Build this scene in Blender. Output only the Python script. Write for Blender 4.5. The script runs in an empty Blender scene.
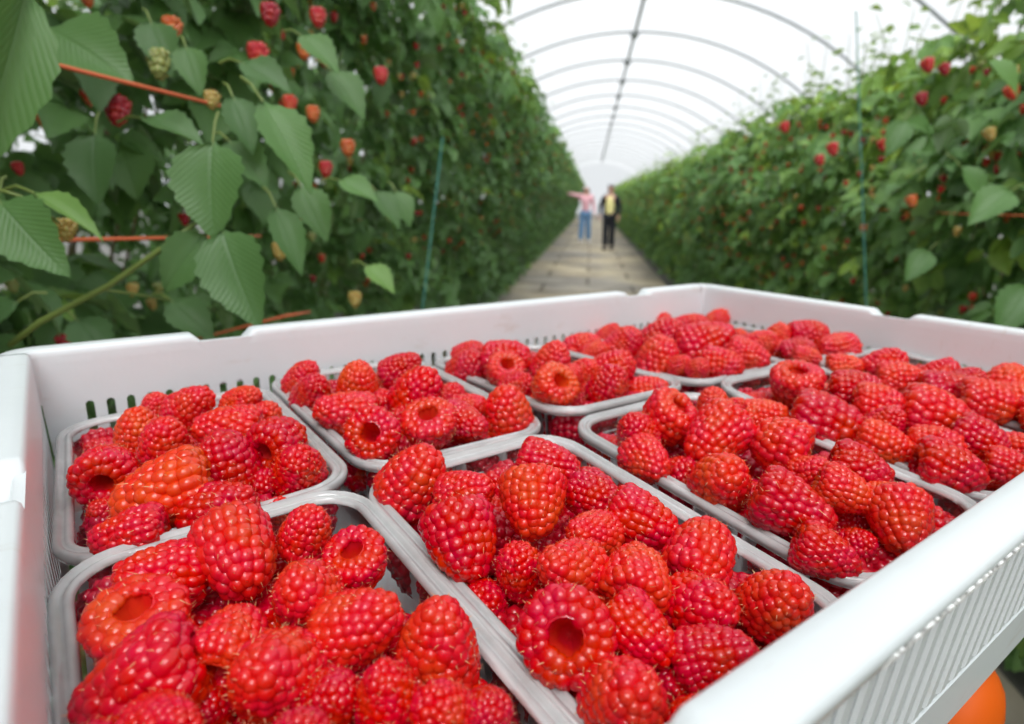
import bpy, bmesh, math, random
import numpy as np
from mathutils import Vector, Matrix, Quaternion, noise
rng = np.random.default_rng(7)
random.seed(7)
SC = bpy.context.scene
COL = SC.collection
PI = math.pi

# ------------------------------------------------------------------ frames
FPX = 627.694                                    # focal length in pixels of the 1024x724 frame
CAM_H = 1.30
MC = Matrix(((0.8081547, 0.1327227, -0.5738211), (-0.5886155, 0.2158147, -0.7790737), (0.0204382, 0.9673721, 0.2525343)))
ANG = math.radians(43.09)                        # crate axes -> tunnel axes
RZ = Matrix.Rotation(ANG, 3, 'Z')
MW = RZ @ MC
CAM = Vector((0, 0, CAM_H))
CF = Matrix.Translation(CAM) @ RZ.to_4x4()       # crate frame (origin at eye level) -> world


def ray(x, y):
    return MW @ Vector((x - 512, 362 - y, -FPX))


def at_depth(x, y, d):
    """Point seen at pixel x, y at distance d along the optical axis."""
    return CAM + ray(x, y) * (d / FPX)


def at_z(x, y, z):
    r = ray(x, y)
    return CAM + r * ((z - CAM.z) / r.z)


def camdir(v):
    return (MW @ Vector(v)).normalized()


# ------------------------------------------------------------------ object helpers
def link(o, parent=None):
    COL.objects.link(o)
    if parent is not None:
        o.parent = parent
    return o


def new_mesh(name, verts, faces, mats=(), smooth=True, mat_idx=None):
    me = bpy.data.meshes.new(name)
    if isinstance(verts, np.ndarray):
        verts = verts.reshape(-1, 3).tolist()
    me.from_pydata(verts, [], faces)
    for m in mats:
        me.materials.append(m)
    if mat_idx is not None:
        me.polygons.foreach_set('material_index', np.asarray(mat_idx, dtype=np.int32))
    me.polygons.foreach_set('use_smooth', np.full(len(me.polygons), smooth))
    me.update()
    return me


def quick_mesh(name, V, F, mats=(), smooth=True, mat_idx=None, attr=None, vein=None):
    """V (n,3) float array, F (m,4) int array of quads (or (m,3))."""
    me = bpy.data.meshes.new(name)
    V = np.asarray(V, dtype=np.float32)
    F = np.asarray(F, dtype=np.int32)
    m, k = F.shape
    me.vertices.add(len(V))
    me.vertices.foreach_set('co', V.ravel())
    me.loops.add(m * k)
    me.loops.foreach_set('vertex_index', F.ravel())
    me.polygons.add(m)
    me.polygons.foreach_set('loop_start', np.arange(0, m * k, k, dtype=np.int32))
    me.polygons.foreach_set('loop_total', np.full(m, k, dtype=np.int32))
    for mt in mats:
        me.materials.append(mt)
    if mat_idx is not None:
        me.polygons.foreach_set('material_index', np.asarray(mat_idx, dtype=np.int32))
    if attr is not None:
        a = me.attributes.new('tint', 'FLOAT', 'POINT')
        a.data.foreach_set('value', np.asarray(attr, dtype=np.float32))
    if vein is not None:
        a = me.attributes.new('vein', 'FLOAT_VECTOR', 'POINT')
        a.data.foreach_set('vector', np.asarray(vein, dtype=np.float32).ravel())
    me.update(calc_edges=True)
    me.validate()
    me.polygons.foreach_set('use_smooth', np.full(len(me.polygons), smooth))
    return me


def obj(name, me, parent=None, loc=None):
    o = bpy.data.objects.new(name, me)
    if loc is not None:
        o.location = loc
    return link(o, parent)


def tag(o, label=None, cat=None, group=None, kind=None):
    for k, v in (('label', label), ('category', cat), ('group', group), ('kind', kind)):
        if v:
            o[k] = v
    return o


def thing(name, label, cat, mat=None, group=None):
    o = bpy.data.objects.new(name, None)
    o.empty_display_size = 0.02
    if mat is not None:
        o.matrix_world = mat
    link(o)
    return tag(o, label, cat, group)


class MB:
    """Collects simple shapes into one mesh."""
    def __init__(s):
        s.v, s.f, s.m = [], [], []

    def add(s, V, F, mi=0):
        b = len(s.v)
        s.v += [tuple(p) for p in V]
        s.f += [tuple(b + i for i in f) for f in F]
        s.m += [mi] * len(F)

    def box(s, lo, hi, mi=0):
        x0, y0, z0 = lo
        x1, y1, z1 = hi
        s.add([(x0, y0, z0), (x1, y0, z0), (x1, y1, z0), (x0, y1, z0), (x0, y0, z1), (x1, y0, z1), (x1, y1, z1), (x0, y1, z1)],
              [(0, 3, 2, 1), (4, 5, 6, 7), (0, 1, 5, 4), (1, 2, 6, 5), (2, 3, 7, 6), (3, 0, 4, 7)], mi)

    def tube(s, pts, rad, n=10, mi=0, cap=True):
        pts = [Vector(p) for p in pts]
        rs = rad if isinstance(rad, (list, tuple)) else [rad] * len(pts)
        b = len(s.v)
        up = None
        for i, p in enumerate(pts):
            t = (pts[min(i + 1, len(pts) - 1)] - pts[max(i - 1, 0)]).normalized()
            if up is None:
                up = t.orthogonal().normalized()
            up = (up - t * up.dot(t)).normalized()
            w = t.cross(up)
            for k in range(n):
                a = 2 * PI * k / n
                s.v.append(tuple(p + (up * math.cos(a) + w * math.sin(a)) * rs[i]))
        for i in range(len(pts) - 1):
            for k in range(n):
                k2 = (k + 1) % n
                s.f.append((b + i * n + k, b + i * n + k2, b + (i + 1) * n + k2, b + (i + 1) * n + k))
                s.m.append(mi)
        if cap:
            s.f.append(tuple(b + k for k in reversed(range(n))))
            s.f.append(tuple(b + (len(pts) - 1) * n + k for k in range(n)))
            s.m += [mi, mi]

    def build(s, name, mats, parent=None, smooth=True, xf=None):
        v = [tuple(xf @ Vector(p)) for p in s.v] if xf is not None else s.v
        me = new_mesh(name, v, s.f, mats if isinstance(mats, (list, tuple)) else [mats], smooth, s.m)
        return obj(name, me, parent)


def bevel(o, w, seg=2, ang=40):
    b = o.modifiers.new('Bevel', 'BEVEL')
    b.width = w
    b.segments = seg
    b.limit_method = 'ANGLE'
    b.angle_limit = math.radians(ang)
    return o


# ------------------------------------------------------------------ materials
def mat(name):
    m = bpy.data.materials.new(name)
    m.use_nodes = True
    nt = m.node_tree
    return m, nt, nt.nodes, nt.links, nt.nodes['Principled BSDF']


def setp(p, **kw):
    for k, v in kw.items():
        p.inputs[k.replace('_', ' ')].default_value = v


def ramp(N, L, fac, stops):
    r = N.new('ShaderNodeValToRGB')
    while len(r.color_ramp.elements) < len(stops):
        r.color_ramp.elements.new(0.5)
    for e, (pos, c) in zip(r.color_ramp.elements, stops):
        e.position = pos
        e.color = (*c, 1)
    L.new(fac, r.inputs['Fac'])
    return r


def noise_tex(N, L, scale, detail=4, vec='Object', rough=0.5):
    tc = N.new('ShaderNodeTexCoord')
    n = N.new('ShaderNodeTexNoise')
    n.inputs['Scale'].default_value = scale
    n.inputs['Detail'].default_value = detail
    n.inputs['Roughness'].default_value = rough
    L.new(tc.outputs[vec], n.inputs['Vector'])
    return n


def plain(name, c, rough=0.5, **kw):
    m, nt, N, L, p = mat(name)
    n = noise_tex(N, L, 18)
    r = ramp(N, L, n.outputs['Fac'], [(0.3, [x * 0.9 for x in c]), (0.7, [min(1, x * 1.08) for x in c])])
    L.new(r.outputs['Color'], p.inputs['Base Color'])
    setp(p, Roughness=rough, **kw)
    return m


def berry_material(name, dull=False):
    m, nt, N, L, p = mat(name)
    oi = N.new('ShaderNodeObjectInfo')
    n = noise_tex(N, L, 2.2, 2)
    hs = N.new('ShaderNodeHueSaturation')
    mp = N.new('ShaderNodeMapRange')
    mp.inputs['From Min'].default_value = 0.3
    mp.inputs['From Max'].default_value = 0.7
    mp.inputs['To Min'].default_value = 0.494
    mp.inputs['To Max'].default_value = 0.507
    L.new(n.outputs['Fac'], mp.inputs['Value'])
    L.new(mp.outputs['Result'], hs.inputs['Hue'])
    L.new(oi.outputs['Color'], hs.inputs['Color'])
    L.new(hs.outputs['Color'], p.inputs['Base Color'])
    setp(p, Roughness=0.13)
    p.inputs['Specular IOR Level'].default_value = 0.48
    if dull:
        p.inputs['Roughness'].default_value = 0.55
    else:
        p.subsurface_method = 'RANDOM_WALK' if hasattr(p, 'subsurface_method') else 'RANDOM_WALK'
        p.inputs['Subsurface Weight'].default_value = 0.35
        p.inputs['Subsurface Radius'].default_value = (1.0, 0.12, 0.1)
        p.inputs['Subsurface Scale'].default_value = 0.1
    return m


M_BERRY = berry_material('raspberry flesh')
M_CORE = berry_material('raspberry hollow lining', True)
M_HAIR = plain('raspberry hairs', (0.62, 0.30, 0.14), 0.6)
M_FRUIT = berry_material('fruit on the plant')


def clear_plastic(name, haze, tint, rough, ior=1.52, bump=0.15):
    m, nt, N, L, p = mat(name)
    N.remove(p)
    out = N['Material Output']
    tr = N.new('ShaderNodeBsdfTransparent')
    tr.inputs['Color'].default_value = (*tint, 1)
    gl = N.new('ShaderNodeBsdfGlossy')
    gl.inputs['Roughness'].default_value = rough
    fr = N.new('ShaderNodeFresnel')
    fr.inputs['IOR'].default_value = ior
    df = N.new('ShaderNodeBsdfDiffuse')
    df.inputs['Color'].default_value = (0.93, 0.94, 0.95, 1)
    tl = N.new('ShaderNodeBsdfTranslucent')
    tl.inputs['Color'].default_value = (0.93, 0.94, 0.95, 1)
    md = N.new('ShaderNodeMixShader')
    md.inputs["Fac"].default_value = 0.22
    L.new(df.outputs[0], md.inputs[1])
    L.new(tl.outputs[0], md.inputs[2])
    m1 = N.new('ShaderNodeMixShader')
    n = noise_tex(N, L, 60, 3)
    mr = N.new('ShaderNodeMapRange')
    mr.inputs['To Min'].default_value = haze * 0.6
    mr.inputs['To Max'].default_value = haze * 1.4
    L.new(n.outputs['Fac'], mr.inputs['Value'])
    L.new(mr.outputs['Result'], m1.inputs['Fac'])
    L.new(tr.outputs[0], m1.inputs[1])
    L.new(md.outputs[0], m1.inputs[2])
    bp = N.new('ShaderNodeBump')
    bp.inputs['Strength'].default_value = bump
    bp.inputs['Distance'].default_value = 0.002
    L.new(n.outputs['Fac'], bp.inputs['Height'])
    L.new(bp.outputs['Normal'], gl.inputs['Normal'])
    m2 = N.new('ShaderNodeMixShader')
    L.new(fr.outputs[0], m2.inputs['Fac'])
    L.new(m1.outputs[0], m2.inputs[1])
    L.new(gl.outputs[0], m2.inputs[2])
    L.new(m2.outputs[0], out.inputs['Surface'])
    return m


M_TRAY = clear_plastic('clear punnet plastic', 0.008, (0.96, 0.97, 0.97), 0.06, 1.4)
M_RIM = clear_plastic('clear punnet rim plastic', 0.50, (0.98, 0.99, 0.99), 0.06, 1.65, 0.04)


def crate_material():
    m, nt, N, L, p = mat('white crate plastic')
    n1 = noise_tex(N, L, 9, 5)
    r1 = ramp(N, L, n1.outputs['Fac'], [(0.25, (0.62, 0.665, 0.69)), (0.6, (0.68, 0.720, 0.745)), (0.9, (0.71, 0.75, 0.775))])
    tc = N.new('ShaderNodeTexCoord')
    mpn = N.new('ShaderNodeMapping')
    mpn.inputs['Scale'].default_value = (6, 40, 14)
    mpn.inputs['Rotation'].default_value = (0.3, 0.2, 0.7)
    L.new(tc.outputs['Object'], mpn.inputs['Vector'])
    n2 = N.new('ShaderNodeTexNoise')
    n2.inputs['Scale'].default_value = 3.5
    n2.inputs['Detail'].default_value = 8
    n2.inputs['Roughness'].default_value = 0.65
    L.new(mpn.outputs['Vector'], n2.inputs['Vector'])
    r2 = ramp(N, L, n2.outputs['Fac'], [(0.60, (0, 0, 0)), (0.76, (1, 1, 1))])
    mx = N.new('ShaderNodeMix')
    mx.data_type = 'RGBA'
    mx.inputs['B'].default_value = (0.50, 0.46, 0.41, 1)
    ml = N.new('ShaderNodeMath')
    ml.operation = 'MULTIPLY'
    ml.inputs[1].default_value = 0.55
    L.new(r2.outputs['Color'], ml.inputs[0])
    L.new(ml.outputs[0], mx.inputs['Factor'])
    L.new(r1.outputs['Color'], mx.inputs['A'])
    L.new(mx.outputs['Result'], p.inputs['Base Color'])
    setp(p, Roughness=0.38)
    p.inputs['Subsurface Weight'].default_value = 0.12
    p.inputs['Subsurface Radius'].default_value = (1, 1, 1)
    p.inputs['Subsurface Scale'].default_value = 0.004
    n3 = noise_tex(N, L, 120, 4)
    bp = N.new('ShaderNodeBump')
    bp.inputs['Strength'].default_value = 0.08
    bp.inputs['Distance'].default_value = 0.002
    L.new(n3.outputs['Fac'], bp.inputs['Height'])
    L.new(bp.outputs['Normal'], p.inputs['Normal'])
    return m


M_CRATE = crate_material()


def leaf_material(name, dark, mid, pale, rough=0.45):
    m, nt, N, L, p = mat(name)
    at = N.new('ShaderNodeAttribute')
    at.attribute_name = 'tint'
    oi = N.new('ShaderNodeObjectInfo')
    ad = N.new('ShaderNodeMath')
    ad.operation = 'MULTIPLY_ADD'
    ad.inputs[1].default_value = 0.16
    L.new(oi.outputs['Random'], ad.inputs[0])
    L.new(at.outputs['Fac'], ad.inputs[2])
    r = ramp(N, L, ad.outputs[0], [(0.05, dark), (0.55, mid), (1.0, pale)])
    gm = N.new('ShaderNodeNewGeometry')
    mx = N.new('ShaderNodeMix')
    mx.data_type = 'RGBA'
    L.new(gm.outputs['Backfacing'], mx.inputs['Factor'])
    L.new(r.outputs['Color'], mx.inputs['A'])
    mx.inputs['B'].default_value = (0.16, 0.23, 0.13, 1)       # pale felted underside
    L.new(mx.outputs['Result'], p.inputs['Base Color'])
    setp(p, Roughness=rough)
    p.inputs['Specular IOR Level'].default_value = 0.45
    vt = N.new('ShaderNodeAttribute')
    vt.attribute_name = 'vein'
    sp = N.new('ShaderNodeSeparateXYZ')
    L.new(vt.outputs['Vector'], sp.inputs[0])

    def mth(op, a, b=None, c=None):
        q = N.new('ShaderNodeMath')
        q.operation = op
        for i, x_ in enumerate((a, b, c)):
            if x_ is None:
                continue
            if isinstance(x_, (int, float)):
                q.inputs[i].default_value = x_
            else:
                L.new(x_, q.inputs[i])
        return q.outputs[0]
    av = mth('ABSOLUTE', sp.outputs['X'])
    wv = mth('SINE', mth('MULTIPLY', mth('MULTIPLY_ADD', av, -0.45, sp.outputs['Y']), 46.0))
    mid = mth('SMOOTH_MIN', mth('MULTIPLY', av, 14.0), 1.0, 0.3)
    hgt = mth('MULTIPLY_ADD', mth('ABSOLUTE', wv), 0.35, mid)
    bp = N.new('ShaderNodeBump')
    bp.inputs['Strength'].default_value = 0.32
    bp.inputs['Distance'].default_value = 0.003
    L.new(hgt, bp.inputs['Height'])
    L.new(bp.outputs['Normal'], p.inputs['Normal'])
    tl = N.new('ShaderNodeBsdfTranslucent')
    hs = N.new('ShaderNodeHueSaturation')
    hs.inputs['Hue'].default_value = 0.475
    hs.inputs['Saturation'].default_value = 1.1
    hs.inputs['Value'].default_value = 1.8
    L.new(r.outputs['Color'], hs.inputs['Color'])
    L.new(hs.outputs['Color'], tl.inputs['Color'])
    ms = N.new('ShaderNodeMixShader')
    ms.inputs['Fac'].default_value = 0.28
    L.new(p.outputs[0], ms.inputs[1])
    L.new(tl.outputs[0], ms.inputs[2])
    L.new(ms.outputs[0], N['Material Output'].inputs['Surface'])
    return m


M_LEAF = leaf_material('raspberry leaf', (0.045, 0.105, 0.040), (0.125, 0.260, 0.075), (0.34, 0.52, 0.09))
M_STEM = plain('green cane', (0.16, 0.22, 0.05), 0.5)
M_CANE = plain('brown cane', (0.16, 0.11, 0.05), 0.6)
M_TWINE = plain('orange twine', (0.62, 0.13, 0.05), 0.7)
M_TEAL = plain('teal string', (0.03, 0.17, 0.14), 0.6)
M_STEEL = plain('galvanised steel', (0.34, 0.36, 0.38), 0.5, Metallic=0.3)
M_ORANGE = plain('orange painted tube', (0.72, 0.11, 0.006), 0.4)
M_RUBBER = plain('dark rubber', (0.03, 0.03, 0.03), 0.7)


def film_material():
    m, nt, N, L, p = mat('polythene film')
    N.remove(p)
    tr = N.new('ShaderNodeBsdfTransparent')
    tr.inputs['Color'].default_value = (0.95, 0.97, 0.98, 1)
    tl = N.new('ShaderNodeBsdfTranslucent')
    n = noise_tex(N, L, 0.7, 6)
    r = ramp(N, L, n.outputs['Fac'], [(0.3, (0.86, 0.88, 0.89)), (0.7, (0.97, 0.98, 0.98))])
    L.new(r.outputs['Color'], tl.inputs['Color'])
    ms = N.new('ShaderNodeMixShader')
    ms.inputs['Fac'].default_value = 0.18
    L.new(tr.outputs[0], ms.inputs[1])
    L.new(tl.outputs[0], ms.inputs[2])
    L.new(ms.outputs[0], N['Material Output'].inputs['Surface'])
    return m


def path_material():
    m, nt, N, L, p = mat('worn concrete path')
    n = noise_tex(N, L, 1.3, 8)
    r = ramp(N, L, n.outputs['Fac'], [(0.3, (0.26, 0.23, 0.19)), (0.5, (0.44, 0.40, 0.34)), (0.7, (0.58, 0.53, 0.43))])
    n2 = noise_tex(N, L, 0.55, 3)
    r2 = ramp(N, L, n2.outputs['Fac'], [(0.42, (0.62, 0.62, 0.64)), (0.6, (1.0, 0.93, 0.78))])
    mu = N.new('ShaderNodeMix')
    mu.data_type = 'RGBA'
    mu.blend_type = 'MULTIPLY'
    mu.inputs['Factor'].default_value = 1
    L.new(r.outputs['Color'], mu.inputs['A'])
    L.new(r2.outputs['Color'], mu.inputs['B'])
    tc = N.new('ShaderNodeTexCoord')
    br = N.new('ShaderNodeTexBrick')
    br.inputs['Scale'].default_value = 1
    br.inputs['Brick Width'].default_value = 1.35
    br.inputs['Row Height'].default_value = 0.9
    br.inputs['Mortar Size'].default_value = 0.025
    br.inputs['Color1'].default_value = (1, 1, 1, 1)
    br.inputs['Color2'].default_value = (0.86, 0.86, 0.86, 1)
    br.inputs['Mortar'].default_value = (0.35, 0.33, 0.28, 1)
    L.new(tc.outputs['Object'], br.inputs['Vector'])
    m2 = N.new('ShaderNodeMix')
    m2.data_type = 'RGBA'
    m2.blend_type = 'MULTIPLY'
    m2.inputs['Factor'].default_value = 1
    L.new(mu.outputs['Result'], m2.inputs['A'])
    L.new(br.outputs['Color'], m2.inputs['B'])
    L.new(m2.outputs['Result'], p.inputs['Base Color'])
    setp(p, Roughness=0.85)
    return m


def soil_material():
    m, nt, N, L, p = mat('soil and weeds')
    n = noise_tex(N, L, 6, 8)
    r = ramp(N, L, n.outputs['Fac'], [(0.3, (0.045, 0.043, 0.035)), (0.55, (0.09, 0.088, 0.075)), (0.75, (0.13, 0.12, 0.10))])
    L.new(r.outputs['Color'], p.inputs['Base Color'])
    setp(p, Roughness=0.95)
    return m


# ------------------------------------------------------------------ setting: ground, path, film
def grid_mesh(name, x0, x1, y0, y1, z, nx, ny, m, amp=0.0, sc=1.0):
    V, F = [], []
    for j in range(ny + 1):
        for i in range(nx + 1):
            x = x0 + (x1 - x0) * i / nx
            y = y0 + (y1 - y0) * j / ny
            V.append((x, y, z + amp * noise.noise(Vector((x * sc, y * sc, 3)))))
    for j in range(ny):
        for i in range(nx):
            a = j * (nx + 1) + i
            F.append((a, a + 1, a + nx + 2, a + nx + 1))
    return new_mesh(name, V, F, [m])


tag(obj('floor', grid_mesh('floor', -30, 30, -12, 60, -0.02, 60, 72, soil_material(), 0.03, 1.1)), kind='structure')
pv = MB()
pv.box((-1.22, -6, -0.05), (1.24, 46, 0.012))
pth = bevel(pv.build('path', path_material(), smooth=False), 0.01)
tag(pth, kind='structure')

AX, AZ, AR = 0.52, -0.40, 4.2                    # tunnel arch: centre x, centre z, radius
HY0, HY1 = -4.5, 45.5


def arc_pts(y, r, n=40):
    a0 = math.asin(-AZ / r)
    return [(AX + r * math.cos(a0 + (PI - 2 * a0) * i / n), y, AZ + r * math.sin(a0 + (PI - 2 * a0) * i / n)) for i in range(n + 1)]


V, F = [], []
ys = np.arange(HY0 - 0.5, HY1 + 0.6, 0.5)
NA = 40
for y in ys:
    sag = 0.03 * math.sin(PI * ((y - HY0) / 2.0 % 1.0))
    V += arc_pts(y, AR + 0.035 - sag, NA)
for j in range(len(ys) - 1):
    for i in range(NA):
        a = j * (NA + 1) + i
        F.append((a, a + 1, a + NA + 2, a + NA + 1))
M_FILM = film_material()
tag(obj('ceiling', new_mesh('ceiling', V, F, [M_FILM])), kind='structure')
ep = arc_pts(HY1 + 0.55, AR, NA)
wf = obj('wall_far', new_mesh('wall_far', ep + [(AX, HY1 + 0.55, -0.02)], [(i, i + 1, NA + 1) for i in range(NA)], [M_FILM]))
tag(wf, kind='structure')

for k in range(24):
    y = round(HY0 + 1.2 + 2.0 * k, 1)
    h = thing('tunnel_hoop', 'grey steel hoop arching under the white film', 'hoop', Matrix.Translation((0, y, 0)), 'steel hoops of the tunnel')
    if 0 < y < 20:
        w = {6.7: 'seen only in the upper right corner', 8.7: 'its crown cut off by the upper picture edge', 10.7: 'first full arch seen overhead', 12.7: 'second full arch seen overhead', 14.7: 'third full arch seen overhead',
             16.7: 'fourth full arch seen overhead', 18.7: 'fifth full arch seen overhead'}.get(y)
        if w:
            h['label'] = 'grey steel tunnel hoop, ' + w
    m = MB()
    m.tube([(p[0], 0, p[2]) for p in arc_pts(0, AR, 48)], 0.018, 8)
    m.build('tube', M_STEEL, h)
    m = MB()
    m.tube([(AX, -0.06, AZ + AR - 0.045), (AX, 0.06, AZ + AR - 0.045)], 0.055, 8)
    m.tube([(AX - 0.07, 0, AZ + AR - 0.02), (AX + 0.07, 0, AZ + AR - 0.02)], 0.034, 8)
    m.build('clamp', M_STEEL, h)
m = MB()
m.tube([(AX, HY0 - 0.2, AZ + AR - 0.05), (AX, HY1 + 0.2, AZ + AR - 0.05)], 0.022, 8)
tag(m.build('ridge_pole', M_STEEL), 'long dark steel ridge pole running along the tunnel roof', 'pole')

# ------------------------------------------------------------------ crate
X0, X1, Y0, Y1 = -0.0152, 0.5505, 0.0553, 0.4113  # inner edges (crate frame)
ZR, ZB = -0.0840, -0.181                          # rim top, underside (below eye level)
PIT = 0.0100
crate = thing('harvest_crate', 'white slotted plastic harvest crate holding ten clear punnets of raspberries', 'crate', CF.copy())


DR = 0.05                                        # mean inward lean of the walls per unit of depth


def panel(name, length, xf, mesh_t=0.0030, zt=ZR - 0.004, top=-0.1150, rib=0.0012):
    """Slotted wall: a flat outline with rounded slot holes, given thickness."""
    cu = bpy.data.curves.new(name, 'CURVE')
    cu.dimensions = '2D'
    cu.fill_mode = 'BOTH'
    cu.extrude = mesh_t / 2

    def poly(pts):
        s = cu.splines.new('POLY')
        s.points.add(len(pts) - 1)
        for q, (x, y) in zip(s.points, pts):
            q.co = (x, y, 0, 1)
        s.use_cyclic_u = True
    poly([(DR * 0.095, ZB), (length - DR * 0.095, ZB), (length, zt), (0, zt)])
    n = int((length - 0.03) / PIT)
    s0 = (length - (n - 1) * PIT) / 2
    r = 0.0021
    for i in range(n):
        x = s0 + i * PIT
        bot = -0.152
        pts = [(x + r * math.cos(a), top - r + r * math.sin(a)) for a in np.linspace(0, PI, 7)]
        pts += [(x + r * math.cos(a), bot + r + r * math.sin(a)) for a in np.linspace(PI, 2 * PI, 7)]
        poly(pts)
    tmp = bpy.data.objects.new(name, cu)
    COL.objects.link(tmp)
    bpy.context.view_layer.update()
    me = bpy.data.meshes.new_from_object(tmp.evaluated_get(bpy.context.evaluated_depsgraph_get()))
    bpy.data.objects.remove(tmp)
    # outer ribs between the slots, and the base band
    bm = bmesh.new()
    bm.from_mesh(me)

    def bar(x0, x1, z0, z1, d0, d1):
        vs = []
        for (x, z, d) in ((x0, z0, d0), (x1, z0, d0), (x1, z1, d0), (x0, z1, d0)):
            vs.append(bm.verts.new((x, z, d)))
        e = min(0.0011, rib * 0.8)
        for (x, z, d) in ((x0 + e, z0 + e, d1), (x1 - e, z0 + e, d1), (x1 - e, z1 - e, d1), (x0 + e, z1 - e, d1)):
            vs.append(bm.verts.new((x, z, d)))
        for f in ((0, 3, 2, 1), (4, 5, 6, 7), (0, 1, 5, 4), (1, 2, 6, 5), (2, 3, 7, 6), (3, 0, 4, 7)):
            bm.faces.new([vs[k] for k in f])
    for i in range(n + 1):
        x = s0 + (i - 0.5) * PIT
        bar(x - 0.0028, x + 0.0028, -0.1505, -0.0935, mesh_t / 2 - 0.0002, mesh_t / 2 + rib)
    bar(DR * 0.09 - 0.006, length - DR * 0.09 + 0.006, ZB, -0.1525, mesh_t / 2 - 0.0002, mesh_t / 2 + rib - 0.0003)
    bar(-0.006, length + 0.006, -0.0955, ZR - 0.004, mesh_t / 2 - 0.0002, mesh_t / 2 + rib - 0.0003)
    bmesh.ops.recalc_face_normals(bm, faces=bm.faces)
    bm.transform(xf)
    bm.to_mesh(me)
    bm.free()
    me.materials.clear()
    me.materials.append(M_CRATE)
    for p in me.polygons:
        p.use_smooth = False
        p.material_index = 0
    return obj(name, me, crate)


T2 = 0.002


def pm(ox, oy, dx, dy, nx, ny, DR=0.03, T2=0.0015):
    # local x along wall, local y = up, local z = outward
    o = T2 - ZR * DR
    return Matrix(((dx, nx * DR, nx, ox + nx * o), (dy, ny * DR, ny, oy + ny * o), (0, 1, 0, 0), (0, 0, 0, 1)))


panel('side_panel', X1 - X0, pm(X0, Y1, 1, 0, 0, 1))
panel('side_panel', X1 - X0, pm(X0, Y0, 1, 0, 0, -1, 0.094, 0.0039), mesh_t=0.0078, top=-0.1000, rib=0.0010)
panel('side_panel', Y1 - Y0, pm(X0, Y0, 0, 1, -1, 0))
panel('side_panel', Y1 - Y0, pm(X1, Y0, 0, 1, 1, 0))
m = MB()
m.box((X0 + 0.006, Y0 + 0.006, ZB + 0.0003), (X1 - 0.006, Y1 - 0.006, ZB + 0.0035))
m.build('base_panel', M_CRATE, crate, False)

# rim: a rounded profile swept round the rectangle, dipping at the stacking notches
PROF = [(0.0000, -0.0300), (-0.0003, -0.0040), (0.0002, -0.0012), (0.0014, 0.0), (0.0060, 0.0001), (0.0126, 0.0), (0.0140, -0.0006),
        (0.0147, -0.0018), (0.0148, -0.0030), (0.0126, -0.0094), (0.0118, -0.0100), (0.0066, -0.0096), (0.0066, -0.0160)]


def trap(s, c, top, bot, depth):
    d = abs(s - c)
    if d >= top / 2:
        return 0
    t = min(1, (top / 2 - d) / ((top - bot) / 2))
    return depth * t


def side_dip(side, s):
    if side == 'D':
        return max(trap(s, 0.0600, 0.036, 0.019, 0.0085), trap(s, 0.4750, 0.036, 0.019, 0.0085))
    if side == 'B':                              # s = x
        return max(trap(s, 0.0815, 0.036, 0.019, 0.0085), trap(s, 0.4530, 0.036, 0.019, 0.0085))
    return trap(s, 0.226, 0.034, 0.016, 0.0085)  # s = y


def rim_path():
    out = []
    def frange(a, b, st):
        n = max(1, int(abs(b - a) / st))
        return [a + (b - a) * i / n for i in range(n)]
    R = 0.004
    corner = lambda cx, cy, a0: [((cx, cy), (math.cos(a0 + PI / 2 * k / 6), math.sin(a0 + PI / 2 * k / 6)), 0) for k in range(7)]
    for x in frange(X0 + R, X1 - R, 0.0022):
        out.append(((x, Y0), (0, -1), side_dip('D', x)))
    out += [((X1 - R + R * n[0], Y0 + R + R * n[1]), n, 0) for _, n, _ in corner(0, 0, -PI / 2)]
    for y in frange(Y0 + R, Y1 - R, 0.0022):
        out.append(((X1, y), (1, 0), side_dip('C', y)))
    out += [((X1 - R + R * n[0], Y1 - R + R * n[1]), n, 0) for _, n, _ in corner(0, 0, 0)]
    for x in frange(X1 - R, X0 + R, 0.0022):
        out.append(((x, Y1), (0, 1), side_dip('B', x)))
    out += [((X0 + R + R * n[0], Y1 - R + R * n[1]), n, 0) for _, n, _ in corner(0, 0, PI / 2)]
    for y in frange(Y1 - R, Y0 + R, 0.0022):
        out.append(((X0, y), (-1, 0), side_dip('A', y)))
    out += [((X0 + R + R * n[0], Y0 + R + R * n[1]), n, 0) for _, n, _ in corner(0, 0, PI)]
    return out


rp = rim_path()
V, F = [], []
k = len(PROF)
for (px_, py_), (nx, ny), dip in rp:
    for a, b in PROF:
        V.append((px_ + nx * a, py_ + ny * a, ZR + b - dip * (1.0 if b > -0.012 else 0.3)))
for i in range(len(rp)):
    j = (i + 1) % len(rp)
    for q in range(k - 1):
        F.append((i * k + q, j * k + q, j * k + q + 1, i * k + q + 1))
me = new_mesh('rim', V, F, [M_CRATE])
obj('rim', me, crate)

# worn raised lettering on the chamfered outer lip of the near side (too blurred in the photograph to read)
m = MB()
LA, LB = Vector((0, Y0 - 0.0147, ZR - 0.0036)), Vector((0, Y0 - 0.0127, ZR - 0.0092))
LN = Vector((0, -(LA.z - LB.z), LA.y - LB.y)).normalized()


def lip_bar(x0, x1, v0, v1):
    vs = []
    for d in (-0.0004, 0.00045):
        for (xx, vv) in ((x0, v0), (x1, v0), (x1, v1), (x0, v1)):
            p = LA.lerp(LB, vv) + LN * d
            vs.append((xx, p.y, p.z))
    m.add(vs, [(0, 3, 2, 1), (4, 5, 6, 7), (0, 1, 5, 4), (1, 2, 6, 5), (2, 3, 7, 6), (3, 0, 4, 7)])


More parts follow.
